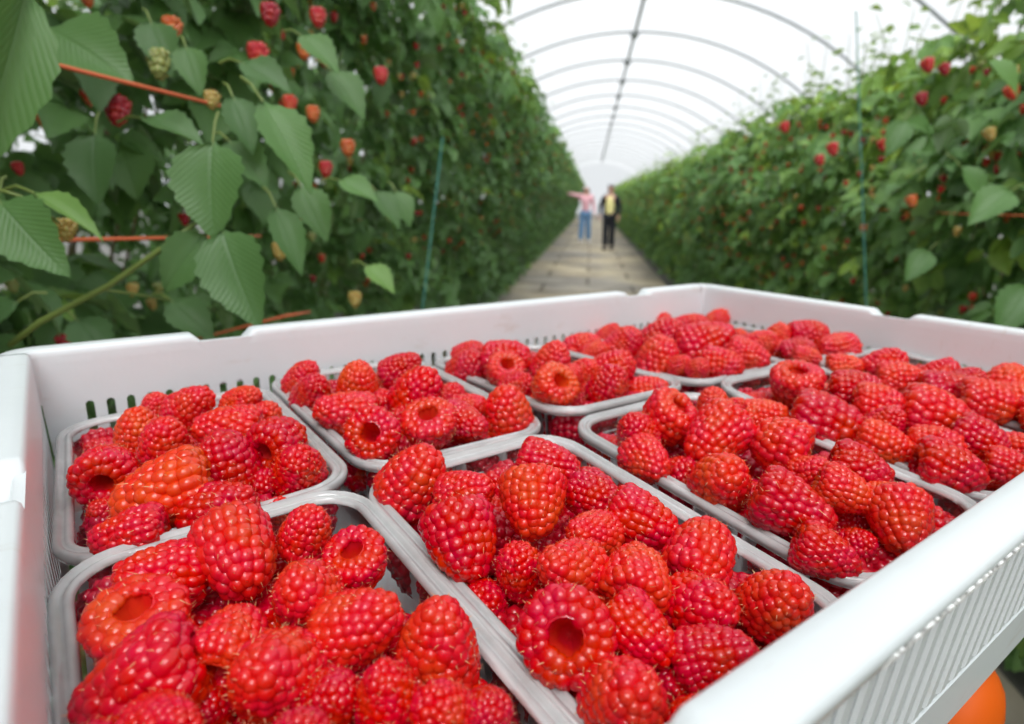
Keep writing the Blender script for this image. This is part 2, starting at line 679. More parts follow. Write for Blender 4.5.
x = 0.128
for kd in (0, 1, 3, 2, 1, 3, 1, 2, 3, 0, 1, 3, 2, 3, 1, 2, 3, 1, 0, 3):
    t = 0.0011
    wd = 0.0040
    lip_bar(x, x + t, 0.1, 0.9)
    if kd in (1, 3):
        lip_bar(x, x + wd * 0.8, 0.72, 0.9)
    if kd in (2, 3):
        lip_bar(x, x + wd * 0.8, 0.1, 0.28)
    if kd == 3:
        lip_bar(x, x + wd * 0.65, 0.42, 0.58)
    if kd == 2:
        lip_bar(x + wd * 0.75, x + wd * 0.75 + t, 0.1, 0.9)
    x += 0.0028 if kd == 0 else 0.0058
lt = m.build('embossed_lettering', plain('worn white lettering', (0.86, 0.86, 0.86), 0.5), crate, False)
lt['label'] = 'worn raised lettering on the outer lip'

# ------------------------------------------------------------------ punnets
PW, PL = 0.108, 0.164
PZR, PZB = -0.1180, -0.162


def rrect(w, l, r, n=8):
    pts = []
    hw, hl = w / 2, l / 2
    for cx, cy, a0 in ((hw - r, hl - r, 0), (-hw + r, hl - r, PI / 2), (-hw + r, -hl + r, PI), (hw - r, -hl + r, 1.5 * PI)):
        for i in range(n + 1):
            a = a0 + PI / 2 * i / n
            pts.append((cx + r * math.cos(a), cy + r * math.sin(a)))
    # subdivide the straights
    out = []
    for i, p in enumerate(pts):
        q = pts[(i + 1) % len(pts)]
        d = math.dist(p, q)
        s = max(1, int(d / 0.0025)) if d > 0.01 else 1
        for t in range(s):
            out.append((p[0] + (q[0] - p[0]) * t / s, p[1] + (q[1] - p[1]) * t / s))
    return out


def loop_mesh(levels, closed=False, flute=None):
    """levels: list of (inset, z); sections are rounded rectangles with the same point count."""
    base = rrect(PW, PL, 0.022)
    n = len(base)
    # outward normals of the base outline
    N_ = []
    for i in range(n):
        a, b = base[i - 1], base[(i + 1) % n]
        d = (b[0] - a[0], b[1] - a[1])
        l = math.hypot(*d)
        N_.append((d[1] / l, -d[0] / l))
    V, F = [], []
    acc = 0
    for li, (ins, z) in enumerate(levels):
        acc = 0
        for i, (p, nn) in enumerate(zip(base, N_)):
            acc += math.dist(base[i - 1], p)
            fl = 0
            if flute and flute[li]:
                fl = flute[li] * (0.5 + 0.5 * math.copysign(abs(math.sin(acc * 2 * PI / 0.0135)) ** 0.4, math.sin(acc * 2 * PI / 0.0135)))
            e = ins + fl
            V.append((p[0] - nn[0] * e, p[1] - nn[1] * e, z))
    L = len(levels)
    for a in range(L if closed else L - 1):
        b = (a + 1) % L
        for i in range(n):
            j = (i + 1) % n
            F.append((a * n + i, a * n + j, b * n + j, b * n + i))
    return V, F, n


H = PZR - PZB
rimV, rimF, _ = loop_mesh([(0.0000, -0.0034), (-0.0004, -0.0014), (-0.0001, 0.0002), (0.0008, 0.0009), (0.0018, 0.0008), (0.0026, -0.0001), (0.0032, -0.0004), (0.0038, 0.0000), (0.0045, 0.0006),
                           (0.0053, 0.0006), (0.0061, 0.0000), (0.0068, -0.0012), (0.0064, -0.0020), (0.0052, -0.0008), (0.0040, -0.0014), (0.0030, -0.0014), (0.0018, -0.0006), (0.0010, -0.0014), (0.0008, -0.0034)], closed=True)
ME_RIM = new_mesh('rim', rimV, rimF, [M_RIM])
trV, trF, n_ = loop_mesh([(0.0064, -0.0012), (0.0072, -0.0050), (0.0082, -0.0062), (0.0086, -0.0075), (0.0104, -H * 0.72), (0.0112, -H * 0.9), (0.0140, -H), (0.0200, -H)],
                         flute=[0, 0, 0, 0.0013, 0.0015, 0.0012, 0, 0])
b0 = 7 * n_
trV.append((0, 0, -H))
for i in range(n_):
    trF.append((b0 + i, b0 + (i + 1) % n_, len(trV) - 1))
ME_TRAY = new_mesh('tray', trV, trF, [M_TRAY])
# vent slots moulded under the rim at the ends show as small raised frames
vm = MB()
vm.tube([(-0.006, 0, 0), (0.006, 0, 0), (0.006, 0, -0.0027), (-0.006, 0, -0.0027), (-0.006, 0, 0)], 0.0006, 6)
ME_VENT = new_mesh('vent_frame', vm.v, vm.f, [M_RIM], True, vm.m)

# (key, centre x, centre y, rim height offset, turn, lean of the rim plane, words)
PUN = {
    'P1': (0.0380, 0.1490, -0.0050, 0.0000, -0.0250, -0.0840, 'near-row left-end'),
    'P4': (0.1429, 0.1486, -0.0030, 0.0039, -0.0087, -0.0839, 'near-row second'),
    'P6': (0.2589, 0.1534, -0.0005, -0.0396, -0.0208, -0.0594, 'near-row third'),
    'P8': (0.3787, 0.1522, -0.0006, -0.0600, -0.0067, -0.0889, 'near-row fourth'),
    'P9': (0.4936, 0.1488, 0.0002, -0.0302, 0.0001, -0.0582, 'near-row right-end'),
    'P2': (0.0428, 0.3164, -0.0019, -0.0298, -0.0643, 0.0067, 'far-row left-end'),
    'P3': (0.1547, 0.3231, 0.0010, 0.0003, 0.0031, -0.0211, 'far-row second'),
    'P5': (0.2680, 0.3210, 0.0029, -0.0323, -0.0049, 0.0400, 'far-row third'),
    'P7': (0.3800, 0.3190, 0.0010, -0.0117, -0.0085, 0.0600, 'far-row fourth'),
    'P10': (0.4920, 0.3210, 0.0005, 0.0, 0.0, 0.02, 'far-row right-end'),
}
PUN_LABEL = {
    'P1': 'clear plastic raspberry punnet at the bottom left, largest in view',
    'P4': 'clear raspberry punnet second from left in the near row, big hollow berry inside',
    'P6': 'clear raspberry punnet third from left in the near row, in the crate middle',
    'P8': 'clear raspberry punnet fourth from left in the near row',
    'P9': 'clear raspberry punnet at the right end of the near row, against the side panel',
    'P2': 'clear raspberry punnet in the far left corner of the white crate',
    'P3': 'clear raspberry punnet second from left along the far crate side',
    'P5': 'clear raspberry punnet third from left along the far crate side',
    'P7': 'clear raspberry punnet fourth from left along the far crate side',
    'P10': 'small-looking raspberry punnet in the far right corner of the white crate',
}
PUN_M = {}
for key, (cx, cy, dz, a_, tx, ty, wd) in PUN.items():
    nz_ = Vector((tx, ty, 1)).normalized()
    ex = Vector((math.cos(a_), math.sin(a_), 0))
    ex = (ex - nz_ * ex.dot(nz_)).normalized()
    ey = nz_.cross(ex)
    M = CF @ Matrix.Translation((cx, cy, PZR + dz)) @ Matrix((ex, ey, nz_)).transposed().to_4x4()
    if key == 'P1':  # this punnet is a touch narrower
        M = M @ Matrix.Diagonal((0.965, 1, 1, 1))
    PUN_M[key] = M
    t = thing('punnet', PUN_LABEL[key], 'punnet', M, 'clear punnets in the crate')
    obj('tray', ME_TRAY, t)
    obj('rim', ME_RIM, t)['label'] = 'thick clear rolled rim'
    for vx in (-0.026, 0.0, 0.026):
        for vs in (-1, 1):
            obj('vent_frame', ME_VENT, t, (vx, vs * (PL / 2 - 0.0086), -0.0078))

# ------------------------------------------------------------------ raspberries
def ico(sub):
    bm = bmesh.new()
    bmesh.ops.create_icosphere(bm, subdivisions=sub, radius=1)
    v = np.array([q.co[:] for q in bm.verts])
    f = np.array([[q.index for q in p.verts] for p in bm.faces])
    bm.free()
    return v, f


ICO2, ICO1 = ico(2), ico(1)


def berry_profile(shape):
    """(radius, z) along the outside from the base opening to the tip; length 1 (z -0.5..0.5), width about 0.9."""
    fat, cone, sq = shape
    out = []
    for t in np.linspace(0, 1, 60):
        if t < 0.14:
            r = 0.80 + 0.20 * math.sin(t / 0.14 * PI / 2)
        else:
            u = (t - 0.14) / 0.86
            r = (1 - u ** (2.0 + sq)) ** (0.5) * (1 - cone * u)
        out.append((0.5 * fat * r, -0.44 + 0.90 * t))
    return np.array(out)


def make_berry(seed, shape, rows=7, sph=ICO2, hair=True, dr=0.118):
    rg = np.random.default_rng(seed)
    pr = berry_profile(shape)
    seg = np.r_[0, np.cumsum(np.hypot(*np.diff(pr, axis=0).T))]
    tot = seg[-1]
    Vs, Fs, mi = [], [], []
    base = 0
    sv, sf = sph
    q = 0
    spots = []
    for r_ in range(rows):
        s = tot * (r_ + 0.42) / (rows - 0.05)
        rad = np.interp(s, seg, pr[:, 0])
        z = np.interp(s, seg, pr[:, 1])
        ds = tot * 0.01
        tr_ = np.interp(s + ds, seg, pr[:, 0]) - np.interp(s - ds, seg, pr[:, 0])
        tz = np.interp(s + ds, seg, pr[:, 1]) - np.interp(s - ds, seg, pr[:, 1])
        nl = math.hypot(tr_, tz)
        nr, nz = tz / nl, -tr_ / nl
        if rad < 0.07:
            cnt = 1
        else:
            cnt = max(3, int(round(2 * PI * rad / (dr * 1.62))))
        ph = rg.random() * 6.28
        for c in range(cnt):
            a = ph + 2 * PI * (c + 0.16 * rg.normal() * 0.6) / cnt
            spots.append((rad if cnt > 1 else 0.0, a, z + 0.012 * rg.normal(), nr if cnt > 1 else 0, nz if cnt > 1 else 1))
    # a curled-in ring round the opening
    cnt = int(round(2 * PI * pr[0, 0] * 0.8 / (dr * 1.5)))
    for c in range(cnt):
        a = 2 * PI * (c + 0.2 * rg.random()) / cnt
        spots.append((pr[0, 0] * 0.74, a, -0.455, 0.40, -0.92))
    for rad, a, z, nr, nz in spots:
        nrm = np.array([nr * math.cos(a), nr * math.sin(a), nz])
        nrm /= np.linalg.norm(nrm)
        tv = np.array([-math.sin(a), math.cos(a), 0])
        tv = tv - nrm * (tv @ nrm)
        tv /= np.linalg.norm(tv)
        bv = np.cross(nrm, tv)
        sz = dr * (1 + 0.10 * rg.normal())
        c0 = np.array([rad * math.cos(a), rad * math.sin(a), z]) - nrm * sz * 0.60
        A = np.outer(tv, [sz * 1.10, 0, 0]) + np.outer(bv, [0, sz * 1.14, 0]) + np.outer(nrm, [0, 0, sz * 1.05])
        Vs.append(sv @ A.T + c0)
        Fs.append(sf + base)
        base += len(sv)
        mi += [0] * len(sf)
        if hair and rg.random() < 0.75:
            tip = c0 + nrm * sz * (1.1 + 0.6 * rg.random()) + (tv * rg.normal() + bv * rg.normal()) * sz * 0.45
            root = c0 + nrm * sz * 0.98 + (tv * rg.normal() + bv * rg.normal()) * sz * 0.12
            w = 0.006
            Vs.append(np.array([root + tv * w, root - tv * w, tip]))
            Fs.append(np.array([[base, base + 1, base + 2]]))
            base += 3
            mi.append(1)
    # inner body under the drupelets, with its base ring
    prof = [(pr[0, 0] * 0.50, -0.48), (pr[0, 0] * 0.9, -0.44)] + [(max(0.0, p[0] - dr * 0.55), p[1] - (0.05 if i > 40 else 0)) for i, p in enumerate(pr) if i % 6 == 3]
    prof.append((0.0, prof[-1][1]))
    n = 20
    lv = np.array([[r * math.cos(2 * PI * k / n), r * math.sin(2 * PI * k / n), z] for r, z in prof for k in range(n)])
    lf = []
    for i in range(len(prof) - 1):
        for k in range(n):
            k2 = (k + 1) % n
            a, b, c, d = i * n + k, i * n + k2, (i + 1) * n + k2, (i + 1) * n + k
            lf += [[a, b, c], [a, c, d]]
    Vs.append(lv)
    Fs.append(np.array(lf) + base)
    mi += [0] * len(lf)
    return np.concatenate(Vs), np.concatenate(Fs), mi


def core_mesh(shape):
    pr = berry_profile(shape)
    r0 = pr[0, 0] * 0.54
    prof = [(r0 * 1.06, -0.49), (r0 * 0.97, -0.44), (r0 * 0.90, -0.36), (r0 * 0.78, -0.22), (r0 * 0.62, -0.05), (r0 * 0.42, 0.10), (r0 * 0.2, 0.17), (0.0, 0.185)]
    n = 28
    V = [(r * (1 + 0.05 * math.cos(9 * 2 * PI * k / n)) * math.cos(2 * PI * k / n), r * (1 + 0.05 * math.cos(9 * 2 * PI * k / n)) * math.sin(2 * PI * k / n), z) for r, z in prof for k in range(n)]
    F = []
    for i in range(len(prof) - 1):
        for k in range(n):
            F.append((i * n + k, (i + 1) * n + k, (i + 1) * n + (k + 1) % n, i * n + (k + 1) % n))
    return new_mesh('hollow_core', V, F, [M_CORE])


SHAPES = [(0.92, 0.08, 0.6), (0.90, 0.18, 0.2), (0.88, 0.13, 0.4), (0.94, 0.04, 0.9), (0.89, 0.22, 0.3), (0.92, 0.10, 0.8)]
BER, CORE = [], []
for i, s in enumerate(SHAPES):
    v, f, mi = make_berry(20 + i, s, rows=(9, 10, 9, 8, 10, 9)[i], dr=(0.092, 0.086, 0.090, 0.098, 0.086, 0.091)[i])
    BER.append(quick_mesh('raspberry', v, f, [M_BERRY, M_HAIR], True, mi))
    CORE.append(core_mesh(s))
v, f, mi = make_berry(77, SHAPES[1], rows=5, sph=ICO1, hair=False, dr=0.16)
ME_FRUIT = quick_mesh('fruit', v, f, [M_FRUIT], True)

# photo read-out: centre x, y, length px, width px, direction of the tip (right, up, towards the eye), orange 0..1, hollow seen, layer (0 top, -1 lower)
LIST = {
    'P2': [(107, 471, 57, 60, (-.35, .35, -.85), .0, 1, 0), (138, 429, 48, 44, (.1, .9, .3), .6, 0, 0), (157, 407, 34, 32, (.2, .8, .5), .2, 0, 0), (193, 405, 56, 44, (.75, .5, .3), .1, 0, 0),
           (245, 401, 46, 38, (.7, .4, .5), .4, 0, 0), (267, 416, 36, 34, (.5, .5, .6), .4, 0, 0), (165, 440, 54, 48, (.3, .8, .4), .1, 0, 0), (226, 427, 68, 44, (-.9, .1, .3), .2, 0, 0),
           (180, 454, 48, 44, (.5, .5, .6), .1, 0, -1), (226, 460, 66, 60, (-.1, .9, .35), .0, 0, 0), (281, 443, 56, 58, (.3, .25, -.85), .0, 1, 0), (299, 467, 58, 56, (.2, .6, .7), .05, 0, 0),
           (161, 491, 98, 64, (-.9, -.25, .3), .75, 0, 0), (225, 505, 80, 48, (.9, .3, .2), .05, 0, 0), (127, 533, 74, 46, (-.9, -.1, .3), .05, 0, 0), (106, 514, 44, 40, (0, .5, .8), .1, 0, -1),
           (266, 486, 44, 42, (0, .5, .8), .0, 0, -1), (147, 468, 40, 38, (0, .7, .6), .1, 0, -1)],
    'P1': [(159, 575, 88, 70, (-.8, .1, .5), .0, 0, 0), (238, 556, 96, 82, (.5, -.6, .55), .1, 0, 0), (307, 530, 58, 52, (.35, .85, .3), .1, 0, 0), (358, 564, 56, 62, (.1, -.75, -.6), .05, 1, 0),
           (306, 592, 76, 72, (0, .55, .8), .1, 0, 0), (141, 628, 72, 98, (-.05, -.84, -.5), .35, 1, 0), (234, 641, 80, 72, (.05, .45, -.9), .1, 1, 0), (272, 674, 104, 96, (0, .5, .8), .1, 0, 0),
           (137, 682, 132, 88, (-.85, -.45, .3), .0, 0, 0), (363, 622, 96, 72, (.85, .45, .2), .15, 0, 0), (438, 641, 104, 86, (.1, .9, .35), .2, 0, 0), (387, 692, 84, 66, (0, .85, .45), .0, 0, 0),
           (333, 698, 70, 66, (.5, .6, .6), .0, 0, 0), (440, 712, 72, 66, (-.3, .7, .6), .0, 0, 0), (488, 714, 60, 56, (.5, .6, .5), .05, 0, 0), (167, 728, 92, 66, (.8, .3, .5), .0, 0, 0),
           (208, 712, 56, 54, (.2, .7, .6), .0, 0, -1), (280, 514, 40, 38, (0, .8, .5), .1, 0, -1), (300, 744, 80, 74, (.2, .7, .6), .05, 0, 0), (385, 760, 84, 76, (.3, .7, .6), .05, 0, 0),
           (235, 770, 90, 80, (.3, .5, .7), .05, 0, 0), (98, 760, 90, 80, (.3, .5, .7), .05, 0, 0)],
    'P3': [(304, 378, 42, 38, (.5, .7, .4), .0, 0, 0), (313, 392, 50, 42, (.4, .6, .6), .05, 0, 0), (358, 381, 46, 42, (.2, .8, .5), .6, 0, 0), (387, 382, 34, 34, (0, .8, .5), .2, 0, -1),
           (403, 368, 46, 36, (.8, .5, .3), .05, 0, 0), (419, 391, 60, 52, (.5, .65, .5), .05, 0, 0), (343, 413, 64, 50, (-.8, .2, .5), .1, 0, 0), (384, 405, 38, 38, (0, .7, .6), .0, 0, -1),
           (375, 435, 50, 56, (0, -.2, -.95), .05, 1, 0), (430, 428, 48, 54, (0, -.7, -.65), .1, 1, 0), (466, 424, 56, 44, (.8, -.2, .5), .05, 0, 0), (471, 407, 38, 32, (.8, .3, .4), .1, 0, 0),
           (507, 410, 56, 52, (-.1, .85, .4), .35, 0, 0), (405, 422, 38, 38, (0, .6, .7), .0, 0, -1), (452, 398, 36, 34, (.2, .7, .6), .0, 0, -1)],
    'P5': [(471, 353, 34, 26, (.8, .5, .3), .0, 0, 0), (469, 367, 44, 36, (.5, .6, .6), .0, 0, 0), (509, 358, 50, 34, (.9, .2, .3), .05, 0, 0), (504, 373, 36, 38, (-.2, -.55, -.8), .15, 1, 0),
           (553, 360, 44, 38, (.3, .8, .4), .1, 0, 0), (518, 385, 36, 30, (.7, .4, .5), .05, 0, 0), (552, 388, 42, 46, (-.4, -.4, -.8), .65, 1, 0), (569, 377, 36, 30, (.5, .6, .5), .1, 0, 0),
           (585, 371, 32, 30, (.5, .5, .6), .3, 0, 0), (610, 384, 44, 40, (.3, .75, .5), .0, 0, 0), (616, 367, 44, 36, (.7, .5, .4), .05, 0, 0), (583, 396, 32, 30, (.3, .7, .6), .1, 0, -1),
           (651, 390, 42, 28, (.9, .2, .3), .1, 0, -1)],
    'P7': [(661, 324, 28, 24, (.5, .7, .4), .1, 0, 0), (664, 335, 46, 34, (.6, .6, .5), .05, 0, 0), (626, 342, 38, 34, (.6, .7, .3), .05, 0, 0), (610, 334, 28, 24, (.5, .7, .4), .1, 0, 0),
           (585, 346, 38, 28, (.8, .4, .3), .1, 0, 0), (598, 353, 30, 26, (.7, .4, .5), .3, 0, 0), (659, 355, 48, 36, (.2, .8, .2), .1, 0, 0), (710, 342, 60, 46, (.8, .4, .3), .05, 0, 0),
           (692, 326, 36, 26, (.8, .4, .4), .05, 0, 0), (718, 321, 28, 26, (.5, .7, .4), .35, 0, 0), (681, 341, 30, 28, (.3, .7, .6), .05, 0, -1), (749, 356, 44, 32, (.8, -.2, .5), .1, 0, 0),
           (723, 363, 44, 28, (.9, -.1, .4), .05, 0, 0), (682, 366, 26, 26, (.4, .4, .8), .1, 0, 0), (699, 368, 24, 24, (.3, .5, .8), .1, 0, 0), (737, 339, 26, 24, (.4, .6, .6), .5, 0, -1)],
    'P10': [(778, 336, 30, 28, (.3, .8, .3), .35, 0, 0), (762, 342, 32, 24, (.8, .4, .3), .2, 0, 0), (810, 334, 40, 26, (.9, .2, .3), .05, 0, 0), (834, 347, 42, 28, (-.9, .1, .3), .1, 0, 0),
            (799, 350, 34, 26, (.8, .3, .4), .05, 0, 0), (808, 358, 28, 22, (.8, -.1, .5), .15, 0, 0), (772, 352, 32, 26, (.8, .3, .5), .1, 0, -1)],
    'P9': [(846, 367, 36, 26, (.9, .1, .3), .5, 0, 0), (887, 364, 42, 32, (.7, .6, .3), .05, 0, 0), (901, 378, 44, 32, (.9, .1, .4), .25, 0, 0), (941, 374, 42, 34, (.5, .7, .4), .05, 0, 0),
           (949, 389, 52, 34, (.9, .1, .4), .05, 0, 0), (970, 380, 30, 30, (.6, .5, .5), .05, 0, 0), (988, 401, 54, 36, (.9, -.2, .4), .15, 0, 0), (1008, 382, 44, 38, (.5, .75, -.2), .6, 1, 0),
           (1022, 400, 46, 40, (.7, .2, .6), .5, 0, 0), (1050, 415, 50, 40, (.7, .2, .6), .1, 0, 0)],
    'P8': [(796, 388, 46, 50, (.1, -.8, -.45), .1, 1, 0), (857, 389, 50, 36, (.9, .1, .4), .05, 0, 0), (829, 425, 76, 54, (.85, -.25, .45), .0, 0, 0), (767, 415, 46, 32, (.9, .2, .4), .5, 0, 0),
           (842, 400, 46, 34, (.9, .1, .4), .05, 0, -1), (880, 403, 50, 34, (.9, -.1, .4), .15, 0, 0), (936, 415, 68, 46, (.85, -.3, .4), .1, 0, 0), (887, 422, 42, 36, (.3, .7, .6), .05, 0, 0),
           (885, 445, 54, 42, (.8, -.2, .5), .5, 0, 0), (937, 444, 50, 34, (.8, .1, .6), .1, 0, 0), (980, 440, 52, 42, (.7, -.4, .5), .05, 0, 0), (951, 467, 68, 44, (.95, -.2, .3), .0, 0, 0),
           (1011, 469, 48, 38, (.8, -.2, .5), .1, 0, 0), (1020, 448, 40, 34, (.7, .2, .6), .1, 0, 0), (1007, 438, 34, 30, (.7, .3, .6), .05, 0, -1), (762, 403, 32, 26, (.8, .3, .4), .1, 0, -1)],
    'P6': [(636, 431, 46, 44, (-.4, .6, .6), .05, 0, 0), (666, 421, 54, 56, (-.45, -.65, -.55), .15, 1, 0), (713, 403, 36, 34, (-.2, .9, .3), .3, 0, 0), (735, 407, 26, 24, (.6, .5, .5), .3, 0, 0),
           (648, 462, 56, 48, (.4, -.3, .8), .15, 0, 0), (713, 437, 74, 56, (-.75, -.5, .4), .1, 0, 0), (723, 480, 64, 60, (.05, .5, .8), .35, 0, 0), (779, 445, 58, 60, (-.75, .3, -.5), .15, 1, 0),
           (795, 509, 84, 64, (.8, -.4, .4), .0, 0, 0), (848, 491, 62, 42, (.85, -.35, .3), .35, 0, 0), (862, 468, 62, 40, (.9, -.3, .3), .0, 0, 0), (901, 524, 72, 64, (-.2, -.7, .6), .3, 0, 0),
           (888, 494, 38, 30, (.7, .3, .6), .55, 0, 0), (828, 555, 68, 50, (.85, -.4, .3), .0, 0, 0), (814, 473, 44, 38, (.5, .3, .8), .1, 0, 0), (847, 522, 46, 40, (.7, .2, .6), .0, 0, -1),
           (856, 546, 44, 40, (.4, .5, .7), .0, 0, -1), (683, 476, 46, 44, (.4, .5, .7), .0, 0, -1), (750, 500, 44, 42, (.4, .5, .7), .0, 0, -1), (764, 524, 44, 42, (.4, .5, .7), .0, 0, -1)],
    'P4': [(416, 477, 76, 68, (.5, .75, .25), .1, 0, 0), (468, 493, 64, 52, (.8, .3, .4), .1, 0, 0), (551, 464, 66, 44, (.95, -.1, .3), .05, 0, 0), (533, 506, 74, 68, (0, -.7, .5), .4, 0, 0),
           (463, 543, 86, 74, (.3, -.8, .5), .05, 0, 0), (597, 498, 58, 52, (.6, -.3, .7), .05, 0, 0), (520, 567, 62, 54, (-.2, .7, .6), .0, 0, 0), (590, 533, 62, 48, (-.7, .2, .6), .2, 0, 0),
           (567, 568, 82, 64, (-.6, .3, .65), .2, 0, 0), (645, 521, 76, 54, (.85, -.3, .35), .05, 0, 0), (702, 551, 74, 68, (.45, .6, -.4), .1, 1, 0), (636, 576, 72, 72, (.3, .45, -.75), .35, 1, 0),
           (705, 607, 80, 70, (.4, .3, .8), .05, 0, 0), (779, 602, 76, 68, (.2, .6, .75), .25, 0, 0), (568, 634, 84, 94, (.15, -.30, -.9), .0, 1, 0), (642, 634, 82, 68, (.7, -.5, .5), .05, 0, 0),
           (718, 655, 84, 64, (.8, .4, .4), .05, 0, 0), (627, 700, 92, 86, (.2, .6, .75), .15, 0, 0), (484, 602, 56, 52, (.2, .5, .8), .0, 0, -1), (440, 578, 50, 46, (.2, .5, .8), .0, 0, -1),
           (668, 684, 60, 56, (.2, .5, .8), .0, 0, -1), (684, 655, 54, 50, (.2, .5, .8), .0, 0, -1), (710, 735, 90, 80, (.2, .6, .75), .05, 0, 0), (560, 588, 46, 44, (.3, .5, .8), .0, 0, -1)],
}
ZRW = CAM_H + PZR                                 # world height of the punnet rims


class B:
    pass


berries = []
for key, rowsl in LIST.items():
    Minv = PUN_M[key].inverted()
    for (x, y, lp, wp, tip, og, hol, lay) in rowsl:
        b = B()
        b.key, b.px, b.py, b.tip, b.og, b.hol, b.lay = key, x, y, tip, og, hol, lay
        asp = 1.10 if key in ('P5', 'P7', 'P8', 'P9', 'P10') else 1.24
        if wp < lp / asp:                         # the lower part of such a berry is hidden by the one in front
            b.py += 0.25 * (lp / asp - wp)
            y = b.py
            wp = lp / asp
        b.lp, b.wp = lp * 0.98, wp * 0.98
        h = 0.006
        for _ in range(4):
            lo, ld = Minv @ CAM, Minv.to_3x3() @ ray(x, y)
            q = lo + ld * ((h - lo.z) / ld.z)
            c = PUN_M[key] @ q
            e = max(abs(q.x) / (PW / 2), abs(q.y) / (PL / 2))
            h = 0.002 + 0.010 * max(0.0, 1 - min(1, e) ** 2)
            if lay < 0:
                h -= 0.012
        b.c = np.array(c)
        b.r = np.array(ray(x, y).normalized())
        b.home = b.c.copy()
        berries.append(b)


def rad_of(b):
    d = float((b.c - np.array(CAM)) @ np.array(camdir((0, 0, -1))))
    return 0.25 * (b.lp + b.wp) * d / FPX * 0.97


for it in range(120):
    R_ = [rad_of(b) for b in berries]
    C_ = np.array([b.c for b in berries])
    D_ = np.linalg.norm(C_[:, None] - C_[None], axis=2)
    S_ = np.add.outer(R_, R_) * 0.90
    I, J = np.where((D_ < S_) & (D_ > 0))
    mv = np.zeros_like(C_)
    for i, j in zip(I, J):
        d = C_[i] - C_[j]
        l = np.linalg.norm(d)
        p = d / l * (S_[i, j] - l) * 0.25
        r = berries[i].r
        al = r * (p @ r)
        mv[i] += al * 0.9 + (p - al) * 0.04
    for i, b in enumerate(berries):
        b.c = b.c + np.clip(mv[i], -0.0015, 0.0015)
        off = b.c - b.home
        al = b.r * (off @ b.r)
        al *= min(1.0, 0.022 / max(1e-6, np.linalg.norm(al)))
        b.c = b.home + al + (off - al) * 0.75
        if b.c[2] < ZRW - 0.026:
            b.c[2] = ZRW - 0.026

RED, ORG, DRK = np.array((0.80, 0.0010, 0.008)), np.array((0.90, 0.050, 0.003)), np.array((0.62, 0.001, 0.014))
ORD = ['first', 'second', 'third', 'fourth', 'fifth', 'sixth', 'seventh', 'eighth', 'ninth']


def berry_rot(tip_cam, spin):
    t = camdir(tip_cam)
    return t.to_track_quat('Z', 'Y') @ Quaternion((0, 0, 1), spin)


def add_berry(c, size, rot, colr, label, group, shape, hollow, lw=1.0):
    o = bpy.data.objects.new('raspberry', BER[shape])
    L_, W_ = size
    sx = W_ / (SHAPES[shape][0] * 1.02)
    o.matrix_world = Matrix.Translation(c) @ rot.to_matrix().to_4x4() @ Matrix.Diagonal((sx, sx * lw, L_ * 1.02, 1))
    o.color = (*colr, 1)
    link(o)
    tag(o, label, 'raspberry', group)
    if hollow:
        h = bpy.data.objects.new('hollow_core', CORE[shape])
        h.color = (*(np.array(colr) * 0.85 + np.array((0.0, 0.004, 0.002))), 1)
        link(h, o)
        h['label'] = 'velvety open hollow'
    return o


for key in LIST:
    bs = [b for b in berries if b.key == key]
    inframe = [b for b in bs if b.px < 1030 and b.py < 740]
    k = max(1, round(len(inframe) / 4.2))
    inframe.sort(key=lambda b: -b.py)
    per = math.ceil(len(inframe) / k)
    for ri in range(k):
        rw = sorted(inframe[ri * per:(ri + 1) * per], key=lambda b: b.px)
        for ci, b in enumerate(rw):
            b.row, b.col, b.n = ri, ci, len(rw)
    for i, b in enumerate(bs):
        d = float((b.c - np.array(CAM)) @ np.array(camdir((0, 0, -1))))
        size = (b.lp * d / FPX, b.wp * d / FPX)
        rv = np.random.default_rng(abs(hash((b.px, b.py))) % 99991)
        base = RED + (DRK - RED) * rv.random() * 0.8 if b.og < 0.08 else RED + (ORG - RED) * b.og
        asp = b.lp / b.wp
        shape = [0, 3, 5][i % 3] if b.hol else ([4, 1][i % 2] if asp > 1.18 else [2, 5, 0, 1][i % 4])
        colw = 'orange-red' if b.og >= 0.3 else ('dark red' if b.og < 0.03 else 'red')
        pose = 'hollow-side-out' if b.hol else ('long' if asp > 1.2 else ('half-buried' if b.lay < 0 else 'plump'))
        if hasattr(b, 'row'):
            rn = ['nearest', 'second-nearest', 'third-nearest', 'fourth-nearest', 'fifth-nearest', 'sixth-nearest'][b.row]
            lab = f"{pose} {colw} raspberry, {ORD[b.col]} from left in {rn} rank of {PUN[key][6]} punnet"
            grp = f"raspberries heaped in the {PUN[key][6]} punnet"
        else:
            lab = f"raspberry heaped out of frame in the {PUN[key][6]} punnet"
            grp = f"raspberries out of frame in the {PUN[key][6]} punnet"
        add_berry(Vector(b.c), size, berry_rot(b.tip, rv.random() * 6.28), base, lab, grp, shape, b.hol, 0.95 + 0.1 * rv.random())
        b.rr = 0.25 * (size[0] + size[1])

